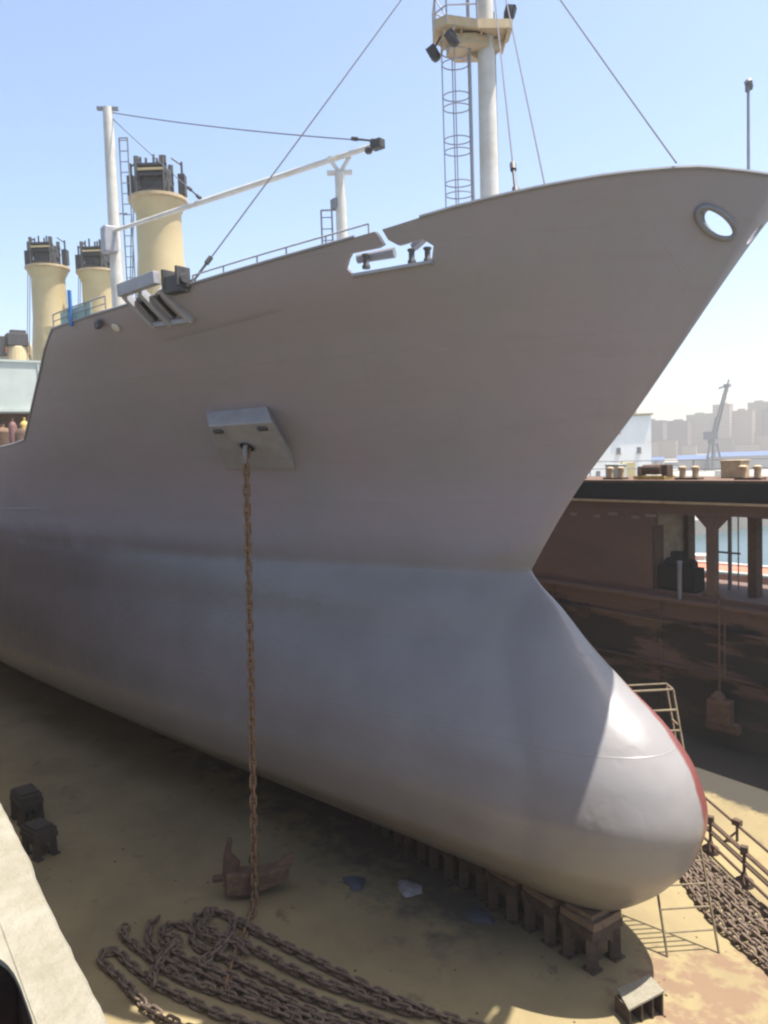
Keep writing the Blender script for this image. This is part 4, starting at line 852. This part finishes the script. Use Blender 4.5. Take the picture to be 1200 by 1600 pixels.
# harbour crane
hcx = Vector((-244, 371, 1.4)); e = empty('harbour_crane', hcx); tag(e, 'hazy grey harbour crane with raised lattice jib before the city', 'crane')
CG = mat('crane_grey', (.15, .16, .17), .7)
mb = MB()
for sx in (-3, 3):
    for sy in (-3, 3): mb.beam(hcx + Vector((sx, sy, 0)), hcx + Vector((sx * .4, sy * .4, 14)), .9, .9)
mb.box(hcx + Vector((0, 0, 15)), (4, 4, 2.4)); ob('portal', mb, CG, e)
mb = MB(); mb.box(hcx + Vector((-1, -1, 18)), (6, 4, 4), rz=.9); mb.beam(hcx + Vector((0, 0, 20)), hcx + Vector((1, 1, 27)), 1.2, 1.2); ob('machine_house', mb, CG, e)
mb = MB(); j0 = hcx + Vector((0, 0, 17)); j1 = Vector((-236.5, 371.5, 44)); sdv = Vector((.56, .83, 0))
for s in (-1, 1):
    for q in (-1, 1): mb.beam(j0 + sdv * s * 1.0 + Vector((0, 0, q * .8)), j1 + sdv * s * .5 + Vector((0, 0, q * .4)), .45, .45)
for i in range(14):
    a = j0.lerp(j1, i / 14); b = j0.lerp(j1, (i + 1) / 14); s = 1 if i % 2 else -1; mb.beam(a + sdv * s, b - sdv * s * .8, .35, .35); mb.beam(a + sdv * s - Vector((0, 0, .8)), a - sdv * s + Vector((0, 0, .8)), .35, .35)
mb.box(j1, (3, 2, 1.6)); mb.beam(j1, j1 + Vector((-3.0, -2.8, -1.2)), .8, .8); mb.beam(j1, j1 + Vector((.4, .8, 3)), .6, .6); ob('jib', mb, CG, e)
# boats and barge seen over and through the wall
ORG = mat('orange_hull', (.50, .11, .05), .6, 0, (.40, .14, .08), .5)
def boat(c, L_, w_, h_, rz, hm, lab, house=True, name='work_boat', cm=None):
    e = empty(name, c); e.rotation_euler.z = 0; tag(e, lab, 'boat'); R_ = Matrix.Rotation(rz, 3, 'Z'); c = Vector(c)
    o_ = [(-L_ / 2, -w_ / 2), (L_ * .3, -w_ / 2), (L_ * .44, -w_ * .25), (L_ / 2, 0), (L_ * .44, w_ * .25), (L_ * .3, w_ / 2), (-L_ / 2, w_ / 2)]
    mb = MB(); n = len(o_); mb.add([c + R_ @ Vector((x * .94, y * .8, -.3)) for x, y in o_] + [c + R_ @ Vector((x, y, h_)) for x, y in o_], [tuple(range(n))[::-1], tuple(range(n, 2 * n))] + [(i, (i + 1) % n, n + (i + 1) % n, n + i) for i in range(n)]); ob('hull', mb, hm, e)
    mb = MB(); mb.path([c + R_ @ Vector((x, y, h_ + .1)) for x, y in o_], max(.07, L_ * .006), 6, True); ob('gunwale', mb, WHITE, e)
    if house:
        mb = MB(); mb.box(c + R_ @ Vector((-L_ * .2, 0, h_ + h_ * .5)), (L_ * .3, w_ * .6, h_ * 1.1), rz=rz); mb.box(c + R_ @ Vector((-L_ * .2, 0, h_ * 2.1)), (L_ * .34, w_ * .7, .15), rz=rz); ob('wheelhouse', mb, cm or WHITE, e, bevel=.05)
boat((-47, 81.5, -1.2), 34, 6, 1.5, .12, ORG, 'long orange red barge with white edge seen through the dock wall gallery', False, 'barge')
boat((-56.5, 84.8, -1.2), 9, 3, 1.1, .5, YD, 'small yellow and white work boat seen through the gallery', True)
GB = mat('grey_hull', (.30, .33, .38), .6)
boat((-200, 268, -1.2), 34, 8, 3.2, .35, GB, 'white and grey harbour tug moored beyond the dock wall', True, 'tug')
boat((-178, 288, -1.2), 26, 7, 2.6, .2, BLR, 'small blue hulled coaster moored right of the grey tug', True, 'coaster')

# ---------------------------------------------------------------- haze
mb = MB(); mb.span((-3100, -3100, -4.5), (3100, 3100, 75)); hz = bpy.data.meshes.new('haze'); hz.from_pydata(mb.v, [], mb.f)
hm = bpy.data.materials.new('haze'); hm.use_nodes = True; n = hm.node_tree; n.nodes.clear(); out = n.nodes.new('ShaderNodeOutputMaterial'); pv = n.nodes.new('ShaderNodeVolumePrincipled')
pv.inputs['Color'].default_value = (.96, .93, .90, 1); pv.inputs['Density'].default_value = .0005; pv.inputs['Anisotropy'].default_value = .2; n.links.new(pv.outputs[0], out.inputs['Volume'])
hz.materials.append(hm); ho = bpy.data.objects.new('haze', hz); COL.objects.link(ho); ho['kind'] = 'stuff'; ho['label'] = 'pale coastal haze'
